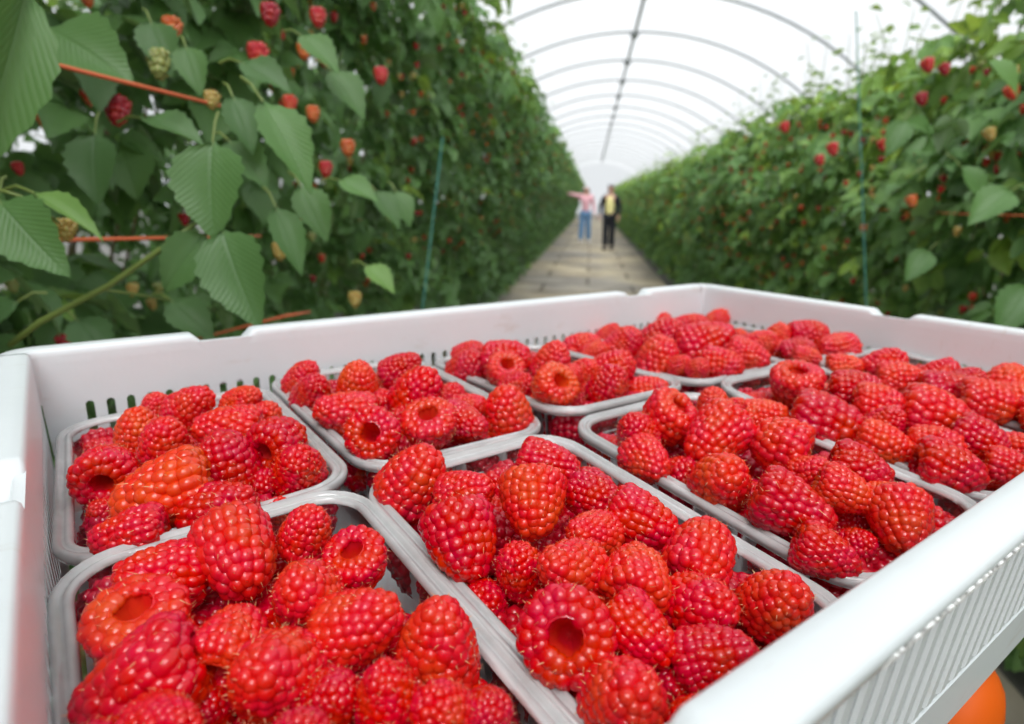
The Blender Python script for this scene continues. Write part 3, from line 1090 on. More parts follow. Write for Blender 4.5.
# lower layer that shows through the gaps and the clear sides
top = np.array([b.c for b in berries])
topr = np.array([b.rr for b in berries])
cand = []
for key in PUN:
    M = PUN_M[key]
    for gx in range(4):
        for gy in range(6):
            lx = (gx - 1.5) * 0.0225 + rng.normal() * 0.0015
            ly = (gy - 2.5) * 0.0245 + rng.normal() * 0.0015
            sz = 0.0235 + 0.003 * rng.random()
            c = M @ Vector((lx, ly, -0.0165))
            dd = (np.linalg.norm(top - np.array(c), axis=1) - topr - sz / 2).min()
            if dd > -0.0135 and not (key == 'P1' and lx > 0.012 and ly > 0.02):
                cand.append((-dd, key, c, sz))
cand.sort(key=lambda q: q[0])
room_left = 299 - len(berries)
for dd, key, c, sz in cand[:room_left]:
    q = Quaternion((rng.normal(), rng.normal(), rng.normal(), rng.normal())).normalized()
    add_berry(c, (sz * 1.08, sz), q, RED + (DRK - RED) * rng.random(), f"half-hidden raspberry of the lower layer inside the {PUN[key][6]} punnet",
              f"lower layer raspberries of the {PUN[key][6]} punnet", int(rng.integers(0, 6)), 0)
# past three hundred, the bottom layer is one mass
bv, bf, bi = make_berry(5, SHAPES[0], rows=6, sph=ICO1, hair=False, dr=0.13)
VV, FF = [], []
nb = 0
for key in PUN:
    M = CF.inverted() @ PUN_M[key]
    for tier, (zz, sz) in enumerate(((-0.0335, 0.0238), (-0.0145, 0.0225))):
        for gx in range(4):
            for gy in range(6):
                lx, ly = (gx - 1.5) * (0.0225 if tier == 0 else 0.0243), (gy - 2.5) * (0.0242 if tier == 0 else 0.0262)
                if tier == 1:
                    c = np.array(PUN_M[key] @ Vector((lx, ly, zz)))
                    if (np.linalg.norm(top - c, axis=1) - topr - sz / 2).min() < -0.0125 or (key == 'P1' and lx > 0.0 and ly > -0.03):
                        continue
                T = M @ Matrix.Translation((lx, ly, zz)) @ Quaternion((rng.normal(), rng.normal(), rng.normal(), rng.normal())).normalized().to_matrix().to_4x4()
                A = np.array(T)
                VV.append((bv * sz) @ A[:3, :3].T + A[:3, 3])
                FF.append(bf + nb)
                nb += len(bv)
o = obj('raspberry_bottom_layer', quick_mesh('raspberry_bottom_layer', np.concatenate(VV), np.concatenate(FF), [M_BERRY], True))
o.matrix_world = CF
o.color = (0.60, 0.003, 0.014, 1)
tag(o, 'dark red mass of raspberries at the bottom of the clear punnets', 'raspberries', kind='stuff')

# ------------------------------------------------------------------ orange stand under the crate
st = thing('crate_stand', 'orange tubular stand carrying the white crate', 'stand', CF @ Matrix.Translation((0.262, 0.235, -CAM_H + 0.012)))


def cf(x, y, z):
    return (x - 0.262, y - 0.235, z + CAM_H - 0.012)


PX, PY, PR = 0.294, 0.0755, 0.025
for yy in (PY, 0.39):
    m = MB()
    pts = [cf(PX, yy, -1.20), cf(PX, yy, -0.7), cf(PX, yy, ZB - 0.026)]
    rs = [PR, PR, PR]
    for a in (0.3, 0.6, 0.9, 1.15, 1.35):
        pts.append(cf(PX, yy, ZB - 0.026 + 0.024 * math.sin(a)))
        rs.append(PR * math.cos(a))
    m.tube(pts, rs, 20)
    m.build('post', M_ORANGE, st)
    m = MB()
    m.tube([cf(PX - 0.24, yy, -1.215), cf(PX + 0.24, yy, -1.215)], 0.018, 14)
    ft = m.build('foot_bar', M_ORANGE, st)
    for sx in (-0.22, 0.22):
        m = MB()
        m.tube([cf(PX + sx, yy - 0.014, -1.2475), cf(PX + sx, yy + 0.014, -1.2475)], 0.040, 20)
        m.build('wheel', M_RUBBER, st)
m = MB()
m.tube([cf(PX, PY, -0.9), cf(PX, 0.39, -0.9)], 0.014, 12)
m.build('stretcher', M_ORANGE, st)

# ------------------------------------------------------------------ raspberry plants
def leaf_template(nst, serr):
    ts = np.linspace(0, 1, nst)
    V, F, A = [], [], []
    for i, t in enumerate(ts):
        w = 0.40 * (math.sin(PI * min(1, t ** 0.80)) ** 0.85 if 0 < t < 1 else 0.0) * (1 - 0.22 * t)
        if serr and 0 < i < nst - 1:
            w *= 1.06 if i % 2 else 0.93
        for v in (-1, -0.5, 0, 0.5, 1):
            yy = t + (0.05 * abs(v) if serr else 0) * (1 - t)
            V.append((v * w, yy, 0.13 * abs(v) ** 1.3 * w / 0.4 - 0.25 * t * t + 0.03 * math.sin(7 * t + 2 * v) * abs(v)))
            A.append((v * w / 0.4, t, 0))
    for i in range(nst - 1):
        for j in range(4):
            F.append((i * 5 + j, i * 5 + j + 1, (i + 1) * 5 + j + 1, (i + 1) * 5 + j))
    return np.array(V), np.array(F), np.array(A)


LEAF_HI, LEAF_LO = leaf_template(15, True), leaf_template(5, False)


def frame(n, d):
    d = d / np.linalg.norm(d)
    n = n - d * (n @ d)
    n = n / np.linalg.norm(n)
    x = np.cross(d, n)
    return np.stack([x, d, n], axis=1)


def leaf_batch(items, tpl):
    """items: list of (base position, 3x3 frame, length, width factor, tint)."""
    tv, tf, ta = tpl
    n = len(items)
    A = np.array([it[1] for it in items])
    P_ = np.array([it[0] for it in items])
    S = np.array([[it[2] * it[3], it[2], it[2]] for it in items])
    W = tv[None] * S[:, None, :]
    V = np.einsum('nij,nkj->nki', A, W) + P_[:, None, :]
    F = tf[None] + (np.arange(n) * len(tv))[:, None, None]
    tint = np.repeat([it[4] for it in items], len(tv))
    return V.reshape(-1, 3), F.reshape(-1, 4), tint, np.tile(ta, (n, 1))


def face_x(side, z):
    """Distance of the hedge face from the tunnel axis line x=0 at height z (left side negative)."""
    if side == 'L':
        return -1.16 + 0.24 * min(z, 2.3)
    return 1.42 - 0.36 * min(1, z / 1.3) + 0.45 * max(0, z - 1.3)


def build_plant(side, seed, spacing, count, tpl, top, canes=4):
    """Local frame: origin at the row line on the ground, +x towards the path."""
    rg = np.random.default_rng(seed)
    sgn = 1 if side == 'L' else -1
    ox = -1.45 if side == 'L' else 1.75
    items, stems = [], MB()
    tips = []
    for k in range(count):
        u = rg.random()
        z = top * (0.04 + 0.96 * rg.random() ** 0.85)
        fx = (face_x(side, z) - ox) * sgn                     # towards path, local
        kind = rg.random()
        if kind < 0.66:
            x = fx - rg.exponential(0.07) + 0.05 * rg.normal() + 0.06 * math.sin(z * 9 + seed)
        elif kind < 0.78:
            x = fx - 0.55 * rg.random()
            z = top + 0.06 * rg.normal() - 0.18 * (1 - (x / fx if fx > 0 else 0))
        else:
            x = fx - 0.15 - 0.5 * rg.random()
        y = (rg.random() - 0.5) * spacing * 1.25
        p = np.array([x, y, max(0.05, z)])
        out = np.array([1.0, 0, 0])
        d = out * (0.25 + 0.6 * rg.random()) + np.array([0, rg.normal() * 0.65, 0]) + np.array([0, 0, -0.75 + 0.55 * rg.normal()])
        nrm = out * (0.45 + 0.3 * rg.normal()) + np.array([0, 0.35 * rg.normal(), 0.75])
        if np.linalg.norm(np.cross(d, nrm)) < 0.2:
            nrm = nrm + np.array([0, 0.8, 0.3])
        fr = frame(nrm, d)
        L_ = 0.066 + 0.050 * rg.random()
        young = max(0, (z - top * 0.82) / (top * 0.18))
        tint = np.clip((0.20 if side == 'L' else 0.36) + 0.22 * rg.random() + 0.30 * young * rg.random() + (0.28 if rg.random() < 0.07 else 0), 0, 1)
        wf = 0.9 + 0.25 * rg.random()
        items.append((p, fr, L_, wf, tint))
        for s in (-1, 1):
            d2 = fr @ np.array([s * (0.85 + 0.1 * rg.random()), 0.55, -0.1])
            n2 = fr @ np.array([0.15 * s + 0.1 * rg.normal(), 0.1 * rg.normal(), 1.0])
            items.append((p - fr[:, 1] * 0.012, frame(n2, d2), L_ * (0.75 + 0.1 * rg.random()), wf * 0.92, tint))
        if k % 5 == 0:
            b = p - fr[:, 1] * 0.07 - np.array([0.03, 0, 0.02])
            stems.tube([b, (p + b) / 2 + np.array([0, 0, 0.008]), p], 0.0014, 4, cap=False)
    for k in range(7):
        ht = (0.08 + 0.30 * rg.random()) * (1.0 if side == 'R' else 0.7)
        fx = (face_x(side, top) - ox) * sgn
        b = np.array([fx * (0.55 + 0.4 * rg.random()), (rg.random() - 0.5) * spacing, top - 0.08])
        e = b + np.array([0.10 * rg.normal(), 0.12 * rg.normal(), ht + 0.08])
        stems.tube([b, b * 0.5 + e * 0.5, e], [0.0028, 0.0022, 0.0012], 4, cap=False)
        for q in range(5):
            p = b + (e - b) * (0.3 + 0.7 * q / 4)
            a = rg.random() * 6.28
            d = np.array([math.cos(a), math.sin(a), 0.15 - 0.3 * rg.random() + (0.6 if q == 4 else 0)])
            L_ = 0.055 * (1 - 0.1 * q) + 0.02 * rg.random()
            fr = frame(np.array([0.2 * rg.normal(), 0.2 * rg.normal(), 1.0]), d)
            for dd, ll in ((0, 1), (1, .75), (-1, .75)):
                d2 = fr @ np.array([dd * 0.9, 1 - 0.45 * abs(dd), 0])
                items.append((p + fr[:, 1] * 0.03, frame(fr[:, 2] + 0.1 * rg.normal(size=3), d2), L_ * ll, 0.95, 0.45 + 0.3 * rg.random()))
    V, F, tint, va = leaf_batch(items, tpl)
    sv = np.array(stems.v)
    sf = np.array(stems.f)
    me = quick_mesh('foliage', np.concatenate([V, sv]), np.concatenate([F, sf + len(V)]), [M_LEAF, M_STEM], True,
                    np.r_[np.zeros(len(F), int), np.ones(len(sf), int)], np.r_[tint, np.zeros(len(sv))], np.concatenate([va, np.zeros((len(sv), 3))]))
    cane_me = []
    for c in range(canes):
        m = MB()
        y0 = (rg.random() - 0.5) * spacing * 0.6
        zt = top * (0.9 + 0.12 * rg.random())
        fx = (face_x(side, zt) - ox) * sgn
        bx = 0.05 * rg.normal()
        pts = []
        for t in np.linspace(0, 1, 8):
            pts.append((bx + (fx * 0.75 - bx) * t ** 1.6 * (0.5 + 0.5 * rg.random() ** 0.2), y0 + 0.12 * t * rg.normal() * 0.4, zt * t))
        m.tube(pts, [0.006 - 0.004 * t for t in np.linspace(0, 1, 8)], 6)
        cane_me.append(new_mesh('cane', m.v, m.f, [M_CANE], True, m.m))
    fruits = []
    for k in range(44):
        z = top * (0.42 + 0.56 * rg.random())
        fx = (face_x(side, z) - ox) * sgn
        fruits.append((Vector((fx + 0.035 + 0.03 * rg.normal(), (rg.random() - 0.5) * spacing, z)), rg.random(), 0.017 + 0.006 * rg.random(), rg.random()))
    return me, cane_me, fruits


TOPS = {'L': 2.25, 'R': 1.84}
VAR = {}
for side in 'LR':
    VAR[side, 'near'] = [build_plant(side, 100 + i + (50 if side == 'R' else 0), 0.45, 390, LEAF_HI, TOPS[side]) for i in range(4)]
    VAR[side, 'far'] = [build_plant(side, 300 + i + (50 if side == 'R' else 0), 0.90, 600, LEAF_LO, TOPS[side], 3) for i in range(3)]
FR_COL = [(0.62, 0.02, 0.02), (0.68, 0.03, 0.02), (0.75, 0.13, 0.03), (0.42, 0.010, 0.02), (0.55, 0.30, 0.08), (0.36, 0.32, 0.10), (0.72, 0.05, 0.02)]
PLANTS = {}


def place_plant(side, kind, y, i, label, group, nf):
    me, canes, fruits = VAR[side, kind][i % len(VAR[side, kind])]
    sgn = 1 if side == 'L' else -1
    ox = -1.45 if side == 'L' else 1.75
    M = Matrix.Translation((ox, y, 0.0)) @ Matrix.Diagonal((sgn, 1 if i % 2 else -1, 1 + 0.03 * math.sin(i * 2.3), 1))
    t = thing('raspberry_plant', label, 'raspberry plant', M, group)
    obj('foliage', me, t)
    for c in canes:
        obj('cane', c, t)
    for p, ca, s, rr in fruits[:nf]:
        f = bpy.data.objects.new('fruit', ME_FRUIT)
        f.location = p
        f.rotation_euler = (PI + 0.5 * (rr - 0.5), 0.4 * (ca - 0.5), 6 * rr)
        f.scale = (s, s, s * 1.15)
        c = FR_COL[int(ca * 6.99)]
        f.color = (*c, 1)
        link(f, t)
        f['label'] = 'unripe pale fruit' if c[1] > 0.2 else 'ripening red fruit'
    return t


for side, nm in (('L', 'left'), ('R', 'right')):
    y, i = (-0.75 if side == 'R' else -0.75), 0
    seen = 0
    while y < 6.6:
        if y > (0.35 if side == 'L' else 1.1):
            lab = f"leafy raspberry plant in the {nm} row, {ORD[seen] if seen < 9 else 'tenth or later'} along from the crate"
            grp = f"raspberry plants of the {nm} row"
            if seen >= 9:
                lab, grp = f"leafy raspberry plant midway along the {nm} row, soft with blur", f"raspberry plants midway along the {nm} row"
            seen += 1
        else:
            lab, grp = f"leafy raspberry plant of the {nm} row beside or behind the crate", f"raspberry plants beside the crate, {nm} row"
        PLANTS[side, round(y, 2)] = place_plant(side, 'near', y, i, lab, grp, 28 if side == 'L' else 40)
        y += 0.45
        i += 1
    y += 0.2
    while y < 44:
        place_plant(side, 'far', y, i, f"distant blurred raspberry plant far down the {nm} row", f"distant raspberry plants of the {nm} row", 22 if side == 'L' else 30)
        y += 0.9
        i += 1

# large leaves, fruit and stems that stand out on the plants nearest the crate: x, y, depth, length px, width factor, tip dir (camera), facing (camera), tint
HERO = [
    (28, -22, .50, 215, .42, (-.12, -.98, .1), (.85, .2, .5), .30, 0), (48, 28, .62, 98, 1.0, (.85, -.45, .2), (-.1, .5, .85), .26, 0),
    (213, 140, .62, 98, 1.06, (.02, -1, .25), (.0, .35, .9), .28, 1), (222, 228, .62, 104, .9, (.35, -.9, .25), (-.1, .35, .9), .30, 1),
    (207, 232, .63, 72, .9, (-.55, -.8, .2), (.4, .35, .85), .20, 1), (142, 118, .66, 70, .75, (.95, -.25, .2), (.0, .75, .6), .24, 0),
    (-2, 200, .50, 100, .9, (.7, -.7, .2), (-.2, .5, .8), .30, 0), (0, 190, .52, 62, .9, (.05, -.95, .2), (-.3, .3, .85), .26, 0),
    (32, 192, .52, 84, .40, (.85, -.4, .1), (.1, .75, .6), .62, 0), (95, 132, .80, 70, 1.0, (.05, -.95, .2), (.1, .3, .9), .10, 0),
    (232, 95, .66, 62, .75, (.4, -.85, .2), (.3, .4, .8), .26, 1), (262, 100, .64, 105, .62, (.55, -.8, .2), (.35, .45, .8), .34, 1),
    (240, 62, .70, 60, .8, (.85, -.4, .2), (0, .6, .8), .24, 1), (228, 140, .68, 62, .9, (.6, -.6, .2), (.1, .5, .85), .22, 1),
    (275, 205, .66, 74, .6, (.45, -.9, .2), (.3, .4, .8), .28, 1), (300, 185, .74, 62, .8, (.5, -.85, .2), (.2, .4, .85), .30, 1),
    (338, 180, .85, 46, .8, (.75, -.3, .2), (.1, .6, .8), .36, 2), (375, 190, .95, 46, .75, (.6, -.75, .2), (.3, .45, .8), .3, 2),
    (365, 265, .85, 42, .8, (.55, -.4, .2), (.1, .7, .7), .62, 2), (395, 190, 1.0, 40, .8, (.45, -.85, .2), (.3, .4, .8), .32, 2),
    (150, 20, .72, 60, .9, (.4, -.85, .2), (.2, .4, .85), .16, 0), (330, 70, .85, 60, .8, (.6, -.7, .2), (.2, .5, .8), .28, 2),
    (300, 35, .80, 55, .8, (.7, -.55, .2), (.1, .6, .8), .30, 1), (185, 45, .72, 52, .85, (.35, -.9, .2), (.2, .4, .85), .24, 1),
    (75, 318, .66, 60, .9, (.6, -.5, .2), (.1, .7, .7), .18, 0), (20, 300, .66, 62, .9, (-.6, -.5, .2), (.1, .6, .75), .14, 0), (170, 300, .72, 60, .9, (.7, -.5, .2), (.1, .6, .75), .16, 1),
]
HEROR = [(1012, 190, 1.25, 55, .9, (-.85, -.5, .2), (0, .6, .8), .40, 0), (1030, 285, 1.2, 60, .9, (-.6, -.7, .2), (-.1, .5, .8), .30, 0), (960, 165, 1.4, 46, .8, (.5, -.8, .2), (0, .5, .85), .30, 0),
         (905, 120, 1.6, 40, .85, (-.5, -.8, .2), (0, .5, .85), .36, 0), (985, 60, 1.4, 50, .85, (.6, -.6, .2), (0, .6, .8), .42, 0), (930, 250, 1.5, 40, .85, (-.6, -.6, .2), (0, .6, .8), .24, 0)]
def nearest(side, y):
    return PLANTS[min((k for k in PLANTS if k[0] == side), key=lambda k: abs(k[1] - y))]


near_l = [nearest('L', 0.55), nearest('L', 0.6), nearest('L', 1.1)]
near_r = [nearest('R', 1.5)]
for side, dx in (('L', -1.55), ('R', 1.45)):
    for i in range(11 if side == 'L' else 14):
        p = place_plant(side, 'far', -1.6 + 1.2 * i, i + 1, 'raspberry plant of the next row, glimpsed through gaps behind the ' + ('left' if side == 'L' else 'right') + ' row',
                        'raspberry plants of the row behind the ' + ('left' if side == 'L' else 'right') + ' row', 0)
        p.location.x += dx
bpy.context.view_layer.update()
for lst, owners in ((HERO, near_l), (HEROR, near_r)):
    for (x, y, d, lp, wf, tipd, nrm, tint, ow) in lst:
        L_ = lp * d / FPX
        A = frame(np.array(camdir(nrm)), np.array(camdir(tipd)))
        V, F, tt, va = leaf_batch([((0, 0, 0), A, L_, wf, tint)], LEAF_HI)
        m = MB()
        b = -A[:, 1] * L_ * 0.45 + np.array([0, 0, -0.01])
        m.tube([b, b * 0.5 + np.array([0, 0, 0.004]), (0, 0, 0), tuple(A @ np.array((0, L_ * 0.5, -0.05 * L_ - 0.03 * L_)))], [0.0016, 0.0014, 0.0012, 0.0006], 5, cap=False)
        P0 = np.array(at_depth(x, y, d))
        par = owners[ow]
        W = np.concatenate([V, np.array(m.v)]) + P0
        inv = par.matrix_world.inverted()
        W = np.array([tuple(inv @ Vector(w)) for w in W])
        me = quick_mesh('leaf', W, np.concatenate([F, np.array(m.f) + len(V)]), [M_LEAF, M_STEM], True, np.r_[np.zeros(len(F), int), np.ones(len(m.f), int)], np.r_[tt, np.zeros(len(m.v))], np.concatenate([va, np.zeros((len(m.v), 3))]))
        if par.matrix_world.determinant() < 0:
            me.flip_normals()
        obj('leaf', me, par)
HFRUIT = [(172, 30, .80, 20, 2, 0), (270, 16, .9, 20, 3, 1), (258, 57, .9, 22, 0, 1), (318, 19, 1.0, 17, 0, 1), (304, 52, 1.0, 15, 2, 1), (381, 77, 1.1, 15, 0, 2), (117, 112, .95, 26, 3, 0), (160, 66, .72, 26, 5, 0),
          (212, 101, .68, 16, 4, 1), (348, 149, .95, 15, 2, 2), (6, 40, .55, 46, 5, 0), (66, 231, .55, 20, 4, 0), (313, 115, .95, 14, 2, 1), (290, 105, .9, 15, 6, 1), (326, 170, .95, 14, 0, 1), (305, 214, .85, 16, 4, 1),
          (280, 252, .85, 16, 4, 1), (12, 122, .55, 24, 4, 0), (390, 215, 1.1, 12, 5, 2), (355, 300, .95, 14, 4, 2)]
HFR_R = [(928, 66, 1.8, 13, 0, 0), (945, 70, 1.8, 11, 3, 0), (922, 100, 1.9, 12, 3, 0), (884, 146, 2.0, 12, 0, 0), (833, 150, 2.2, 12, 0, 0), (785, 128, 2.6, 10, 0, 0), (1012, 93, 1.5, 14, 6, 0), (1012, 75, 1.5, 14, 4, 0),
         (820, 161, 2.3, 10, 0, 0), (912, 202, 1.8, 11, 2, 0), (990, 135, 1.5, 12, 4, 0)]
for lst, owners in ((HFRUIT, near_l), (HFR_R, near_r)):
    for (x, y, d, s, ci, ow) in lst:
        par = owners[ow]
        f = bpy.data.objects.new('fruit', ME_FRUIT)
        sz = s * d / FPX
        q = camdir((0.1, -0.95, 0.2)).to_track_quat('Z', 'Y')
        f.matrix_world = par.matrix_world.inverted() @ (Matrix.Translation(at_depth(x, y, d)) @ q.to_matrix().to_4x4() @ Matrix.Diagonal((sz, sz, sz * 1.15, 1)))
        f.color = (*FR_COL[ci], 1)
        link(f)
        mb = f.matrix_basis.copy()
        f.parent = par
        f.matrix_basis = mb
        f['label'] = 'unripe pale fruit' if FR_COL[ci][1] > 0.2 else 'ripening red fruit'
# a pale green side stem low on the nearest plant
m = MB()
inv = near_l[0].matrix_world.inverted()
m.tube([inv @ at_depth(*q) for q in ((10, 345, .66), (40, 322, .65), (110, 285, .64), (165, 246, .63), (200, 220, .63))], [0.0032, 0.0032, 0.003, 0.0026, 0.002], 8)
m.tube([inv @ at_depth(*q) for q in ((-10, 187, .50), (20, 196, .50), (45, 213, .52), (58, 222, .54))], [0.0014] * 4, 6)
m.tube([inv @ at_depth(*q) for q in ((170, 300, .7), (120, 292, .66), (100, 290, .64))], [0.0012] * 3, 6)
m.build('side_stem', M_STEM, near_l[0])

# twines and strings of the trellis
def line_thing(name, pts, r, m_, label, cat, group=None):
    m = MB()
    m.tube(pts, r, 6)
    return tag(m.build(name, m_), label, cat, group)


def on_axis_line(x, y, dist):
    p = at_depth(x, y, dist)
    return p.x, p.z


for pl_, lab in ((((-60, 36, .55), (45, 62, .58), (128, 83, .61), (212, 104, .68), (290, 122, 1.05)), 'orange-red twine running through the left row above the big leaf'),
                 (((-60, 243, .56), (60, 240, .58), (168, 238, .645), (260, 236, 1.0)), 'orange-red twine running through the left row at the lower leaf stems'),
                 (((190, 341, 1.0), (262, 322, .92), (285, 316, .92), (310, 312, 1.15)), 'orange-red twine low in the left row just above the crate')):
    line_thing('trellis_twine', [at_depth(*q) for q in pl_], 0.0021, M_TWINE, lab, 'twine')
for (px_, py_, dist, lab) in ((940, 212, 1.75, 'orange-red twine at mid height of the right row'),):
    p = at_depth(px_, py_, dist)
    line_thing('trellis_twine', [(p.x + 0.05 * i, p.y - 0.6 + 0.6 * i, p.z - 0.004 * (i % 2)) for i in range(8)], 0.0018, M_TWINE, lab, 'twine')
for (q0, q1, r_, lab) in (((857, 40, 1.75), (866, 300, 1.62), .0017, 'teal support cord standing upright against the right row'), ((441, 150, 1.7), (428, 262, 1.6), .002, 'teal support cord hanging in the left row')):
    a_, b_ = at_depth(*q0), at_depth(*q1)
    d_ = (a_ - b_)
    g_ = b_ - d_ * (b_.z / d_.z)
    line_thing('support_cord', [g_ + (a_ + d_ * 0.12 - g_) * t for t in np.linspace(0, 1, 8)], r_, M_TEAL, lab, 'cord')

# ------------------------------------------------------------------ two people on the path
M_SKIN = plain('skin', (0.62, 0.36, 0.27), 0.5)


def skin_obj(name, chains, m_, parent, sub=1):
    """chains: list of lists of (x, y, z, r); points closer than 1 mm are shared. One continuous skinned surface."""
    V, R, E, idx = [], [], [], {}
    for ch in chains:
        prev = None
        for (x, y, z, r) in ch:
            k = (round(x, 3), round(y, 3), round(z, 3))
            if k not in idx:
                idx[k] = len(V)
                V.append((x, y, z))
                R.append(r)
            if prev is not None and prev != idx[k]:
                E.append((prev, idx[k]))
            prev = idx[k]
    me = bpy.data.meshes.new(name)
    me.from_pydata(V, E, [])
    o = bpy.data.objects.new(name, me)
    COL.objects.link(o)
    md = o.modifiers.new('Skin', 'SKIN')
    for i, sv in enumerate(me.skin_vertices[0].data):
        sv.radius = (R[i], R[i]) if not isinstance(R[i], tuple) else R[i]
        sv.use_root = i == 0
    ss = o.modifiers.new('Subsurf', 'SUBSURF')
    ss.levels = ss.render_levels = sub
    bpy.context.view_layer.update()
    ev = bpy.data.meshes.new_from_object(o.evaluated_get(bpy.context.evaluated_depsgraph_get()))
    bpy.data.objects.remove(o)
    ev.materials.clear()
    ev.materials.append(m_)
    for p in ev.polygons:
        p.use_smooth = True
    return obj(name, ev, parent)


def hand_chains(wrist, d, side_v, s):
    """palm and five bent fingers from the wrist along d; side_v points to the thumb side."""
    d, side_v = Vector(d).normalized(), Vector(side_v).normalized()
    n = d.cross(side_v).normalized()
    w = Vector(wrist)
    palm = w + d * 0.075 * s
    out = [[(*w, 0.024 * s), (*(w + d * 0.04 * s), 0.030 * s), (*palm, 0.028 * s)]]
    for k, (off, ln) in enumerate(((0.028, 0.070), (0.010, 0.080), (-0.009, 0.074), (-0.027, 0.058))):
        a = palm + side_v * off * s + d * 0.012 * s
        out.append([(*palm, 0.028 * s), (*a, 0.011 * s), (*(a + d * ln * 0.5 * s - n * 0.006 * s), 0.0095 * s), (*(a + d * ln * s - n * 0.022 * s), 0.008 * s)])
    a = w + d * 0.025 * s + side_v * 0.03 * s
    mid = w + d * 0.04 * s
    out.append([(*mid, 0.030 * s), (*a, 0.013 * s), (*(a + (d * 0.6 + side_v * 0.7) * 0.035 * s), 0.011 * s), (*(a + (d * 0.8 + side_v * 0.6) * 0.062 * s), 0.009 * s)])
    return out


def person(loc, turn, height, label, armL, armR, cols, hair_long, stride, jacket=None):
    """armL / armR: (elbow offset, wrist offset) from the shoulder, +x is the figure's left; faces -y before turning."""
    s = height / 1.70
    root = thing('person', label, 'person', Matrix.Translation(loc) @ Matrix.Rotation(turn, 4, 'Z') @ Matrix.Scale(s, 4))
    hipz, shz = 0.90, 1.38
    legs = []
    for sd, (fy, fx) in zip((1, -1), stride):
        hip = (0.085 * sd, 0, hipz - 0.02)
        knee = (0.095 * sd + fx * 0.4, -0.02 + fy * 0.45, 0.49)
        ank = (0.10 * sd + fx, 0.02 + fy, 0.085)
        toe = (0.115 * sd + fx, -0.13 + fy, 0.035)
        legs.append((hip, knee, ank, toe))
    arms = []
    for sd, (e, w) in zip((1, -1), (armL, armR)):
        sh = Vector((0.17 * sd, 0, shz))
        arms.append((sh, sh + Vector(e), sh + Vector(w)))
    ch = [[(0, 0, hipz, 0.115), (0, 0, 1.03, 0.10), (0, 0, 1.20, 0.115), (0, 0, 1.36, 0.10), (0, 0, 1.45, 0.05), (0, -0.01, 1.51, 0.052), (0, -0.015, 1.575, 0.078), (0, -0.01, 1.65, 0.072)]]
    # nose, chin and ears
    ch.append([(0, -0.015, 1.575, 0.078), (0, -0.085, 1.565, 0.014), (0, -0.108, 1.555, 0.010)])
    for sd in (1, -1):
        ch.append([(0, -0.015, 1.575, 0.078), (0.078 * sd, 0.0, 1.575, 0.014), (0.088 * sd, 0.006, 1.585, 0.012)])
    for hip, knee, ank, toe in legs:
        ch.append([(0, 0, hipz, 0.115), (*hip, 0.085), (*knee, 0.056), (*(Vector(knee) * 0.5 + Vector(ank) * 0.5 + Vector((0, 0.01, 0.03))), 0.052), (*ank, 0.036), (*toe, 0.034)])
    for (sh, el, wr), sd in zip(arms, (1, -1)):
        ch.append([(0, 0, 1.36, 0.10), (*sh, 0.055), (*el, 0.038), (*wr, 0.025)])
        ch += hand_chains(wr, wr - el, Vector((-sd * 0.3, -1, 0)) - (wr - el).normalized() * (Vector((-sd * 0.3, -1, 0)).dot((wr - el).normalized())), 1.0)
    skin_obj('body', ch, M_SKIN, root, 2)
    # eyes and mouth
    m_eye = plain('dark eyes', (0.03, 0.02, 0.02), 0.3)
    for sd in (1, -1):
        m = MB()
        m.tube([(0.030 * sd - 0.012, -0.083, 1.590), (0.030 * sd + 0.012, -0.083, 1.590)], 0.008, 8)
        m.build('eye', m_eye, root)
    m = MB()
    m.tube([(-0.022, -0.088, 1.528), (0, -0.093, 1.525), (0.022, -0.088, 1.528)], 0.007, 8)
    m.build('mouth', plain('lips', (0.5, 0.16, 0.14), 0.5), root)
    topc, botc, hairc, shoec = cols
    mt, mb_, mh, ms = plain('top cloth', topc, 0.8), plain('trouser cloth', botc, 0.85), plain('hair', hairc, 0.5), plain('shoe', shoec, 0.6)
    c = [[(0, 0, 0.90, 0.135), (0, 0, 1.03, 0.122), (0, 0, 1.20, 0.135), (0, 0, 1.36, 0.118), (0, 0, 1.425, 0.062)]]
    sleeves = mt if jacket is None else plain('jacket cloth', jacket, 0.7)
    arm_c = []
    for sh, el, wr in arms:
        arm_c.append([(0, 0, 1.36, 0.118), (*sh, 0.072), (*el, 0.054), (*(el + (wr - el) * 0.9), 0.040)])
    if jacket is None:
        skin_obj('sweater', c + arm_c, mt, root, 2)
    else:
        skin_obj('shirt', c, mt, root, 2)
        j = []
        for sd in (1, -1):
            j.append([(0.05 * sd, 0.05, 1.37, 0.085), (0.115 * sd, 0.035, 1.22, 0.078), (0.118 * sd, 0.035, 1.05, 0.076), (0.125 * sd, 0.03, 0.86, 0.082)])
        j.append([(0.05, 0.05, 1.37, 0.085), (0, 0.07, 1.38, 0.085), (-0.05, 0.05, 1.37, 0.085)])
        j.append([(0.115, 0.035, 1.22, 0.078), (0, 0.075, 1.2, 0.085), (-0.115, 0.035, 1.22, 0.078)])
        j.append([(0.118, 0.035, 1.05, 0.076), (0, 0.075, 1.05, 0.085), (-0.118, 0.035, 1.05, 0.076)])
        for (sh, el, wr), sd in zip(arms, (1, -1)):
            j.append([(0.05 * sd, 0.05, 1.37, 0.085), (*sh, 0.074), (*el, 0.056), (*(el + (wr - el) * 0.92), 0.042)])
        skin_obj('jacket', j, sleeves, root, 2)
    tr = []
    for hip, knee, ank, toe in legs:
        tr.append([(0, 0, 0.94, 0.125), (*hip, 0.105), (*knee, 0.088), (*(Vector(ank) + Vector((0, 0, 0.005))), 0.088)])
    skin_obj('jeans' if jacket is None else 'trousers', tr, mb_, root, 2)
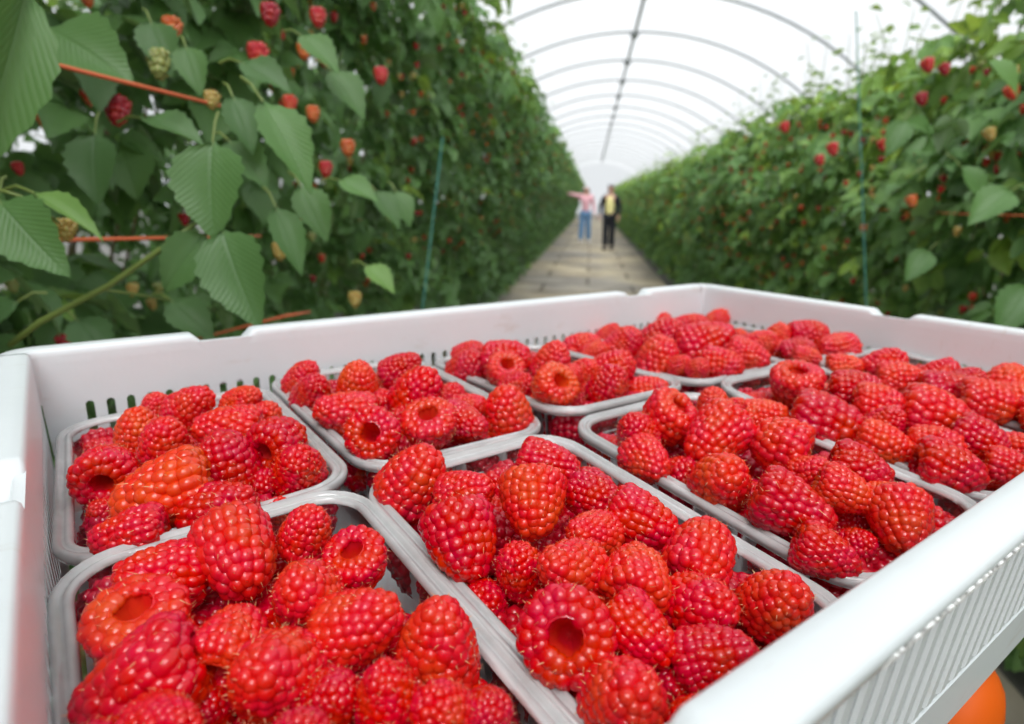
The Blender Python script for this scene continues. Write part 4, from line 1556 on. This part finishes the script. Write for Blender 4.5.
    for hip, knee, ank, toe in legs:
        skin_obj('shoe', [[(ank[0], ank[1] + 0.035, 0.052, 0.052), (ank[0], ank[1] - 0.03, 0.056, 0.056), (toe[0], toe[1] - 0.035, 0.046, 0.048)]], ms, root, 1)
    hc = [[(0, 0.012, 1.60, 0.085), (0, 0.01, 1.665, 0.078)], [(0, 0.012, 1.60, 0.085), (0, 0.05, 1.54, 0.062)]]
    if hair_long:
        hc.append([(0, 0.05, 1.54, 0.062), (0, 0.085, 1.42, 0.062), (0, 0.10, 1.30, 0.045)])
        for sd in (1, -1):
            hc.append([(0, 0.012, 1.60, 0.085), (0.07 * sd, 0.015, 1.53, 0.034), (0.085 * sd, 0.02, 1.42, 0.030)])
    skin_obj('hair', hc, mh, root, 2)
    return root


def on_path(x, y):
    return at_z(x, y, 0.015)


G1 = on_path(584, 243)
G2 = on_path(607.5, 250)
person(G1, 0.15, 1.70, 'person in pink sweater and blue jeans on the path, arm out to the left row', ((0.07, 0.02, -0.27), (0.10, -0.04, -0.50)), ((-0.26, -0.03, 0.05), (-0.48, -0.08, 0.10)),
       ((0.85, 0.45, 0.52), (0.13, 0.26, 0.46), (0.12, 0.045, 0.03), (0.75, 0.72, 0.70)), True, ((0.03, 0.03), (-0.06, -0.02)))
person(G2, -0.2, 1.68, 'person in yellow shirt, open black jacket and black trousers on the path', ((0.10, 0.03, -0.26), (0.08, -0.03, -0.48)), ((-0.10, 0.03, -0.26), (-0.08, -0.04, -0.48)),
       ((0.95, 0.85, 0.38), (0.012, 0.014, 0.02), (0.05, 0.02, 0.015), (0.02, 0.02, 0.02)), False, ((0.05, -0.01), (-0.05, 0.03)), (0.015, 0.016, 0.022))

# ------------------------------------------------------------------ light, camera, view
w = bpy.data.worlds.new('overcast sky')
SC.world = w
w.use_nodes = True
bg = w.node_tree.nodes['Background']
tc = w.node_tree.nodes.new('ShaderNodeTexCoord')
sx = w.node_tree.nodes.new('ShaderNodeSeparateXYZ')
w.node_tree.links.new(tc.outputs['Generated'], sx.inputs[0])
r = ramp(w.node_tree.nodes, w.node_tree.links, sx.outputs['Z'], [(0.0, (0.84, 0.86, 0.88)), (0.35, (0.93, 0.95, 0.97)), (1.0, (1.0, 1.0, 1.0))])
w.node_tree.links.new(r.outputs['Color'], bg.inputs['Color'])
bg.inputs['Strength'].default_value = 0.86
sl = bpy.data.lights.new('veiled_sun', 'SUN')
sl.energy = 2.7
sl.angle = math.radians(36)
sl.color = (1.0, 0.985, 0.96)
so = bpy.data.objects.new('veiled_sun', sl)
so.rotation_euler = Vector((0.10, -0.52, 0.90)).to_track_quat('Z', 'Y').to_euler()
link(so)

cam = bpy.data.cameras.new('camera')
cam.sensor_width = 36
cam.lens = FPX / 1024 * 36
cam.clip_start = 0.01
cam.clip_end = 200
cam.dof.use_dof = True
cam.dof.focus_distance = 0.218
cam.dof.aperture_fstop = 10.5
co = bpy.data.objects.new('camera', cam)
co.matrix_world = Matrix.Translation(CAM) @ MW.to_4x4()
COL.objects.link(co)
SC.camera = co

SC.view_settings.view_transform = 'Standard'
SC.view_settings.look = 'None'
SC.view_settings.gamma = 1
SC.view_settings.use_curve_mapping = False
SC.view_settings.exposure = 0.30
SC.cycles.use_denoising = True
SC.cycles.max_bounces = 10
SC.cycles.transparent_max_bounces = 24
SC.cycles.transmission_bounces = 8
SC.cycles.caustics_reflective = False
SC.cycles.caustics_refractive = False
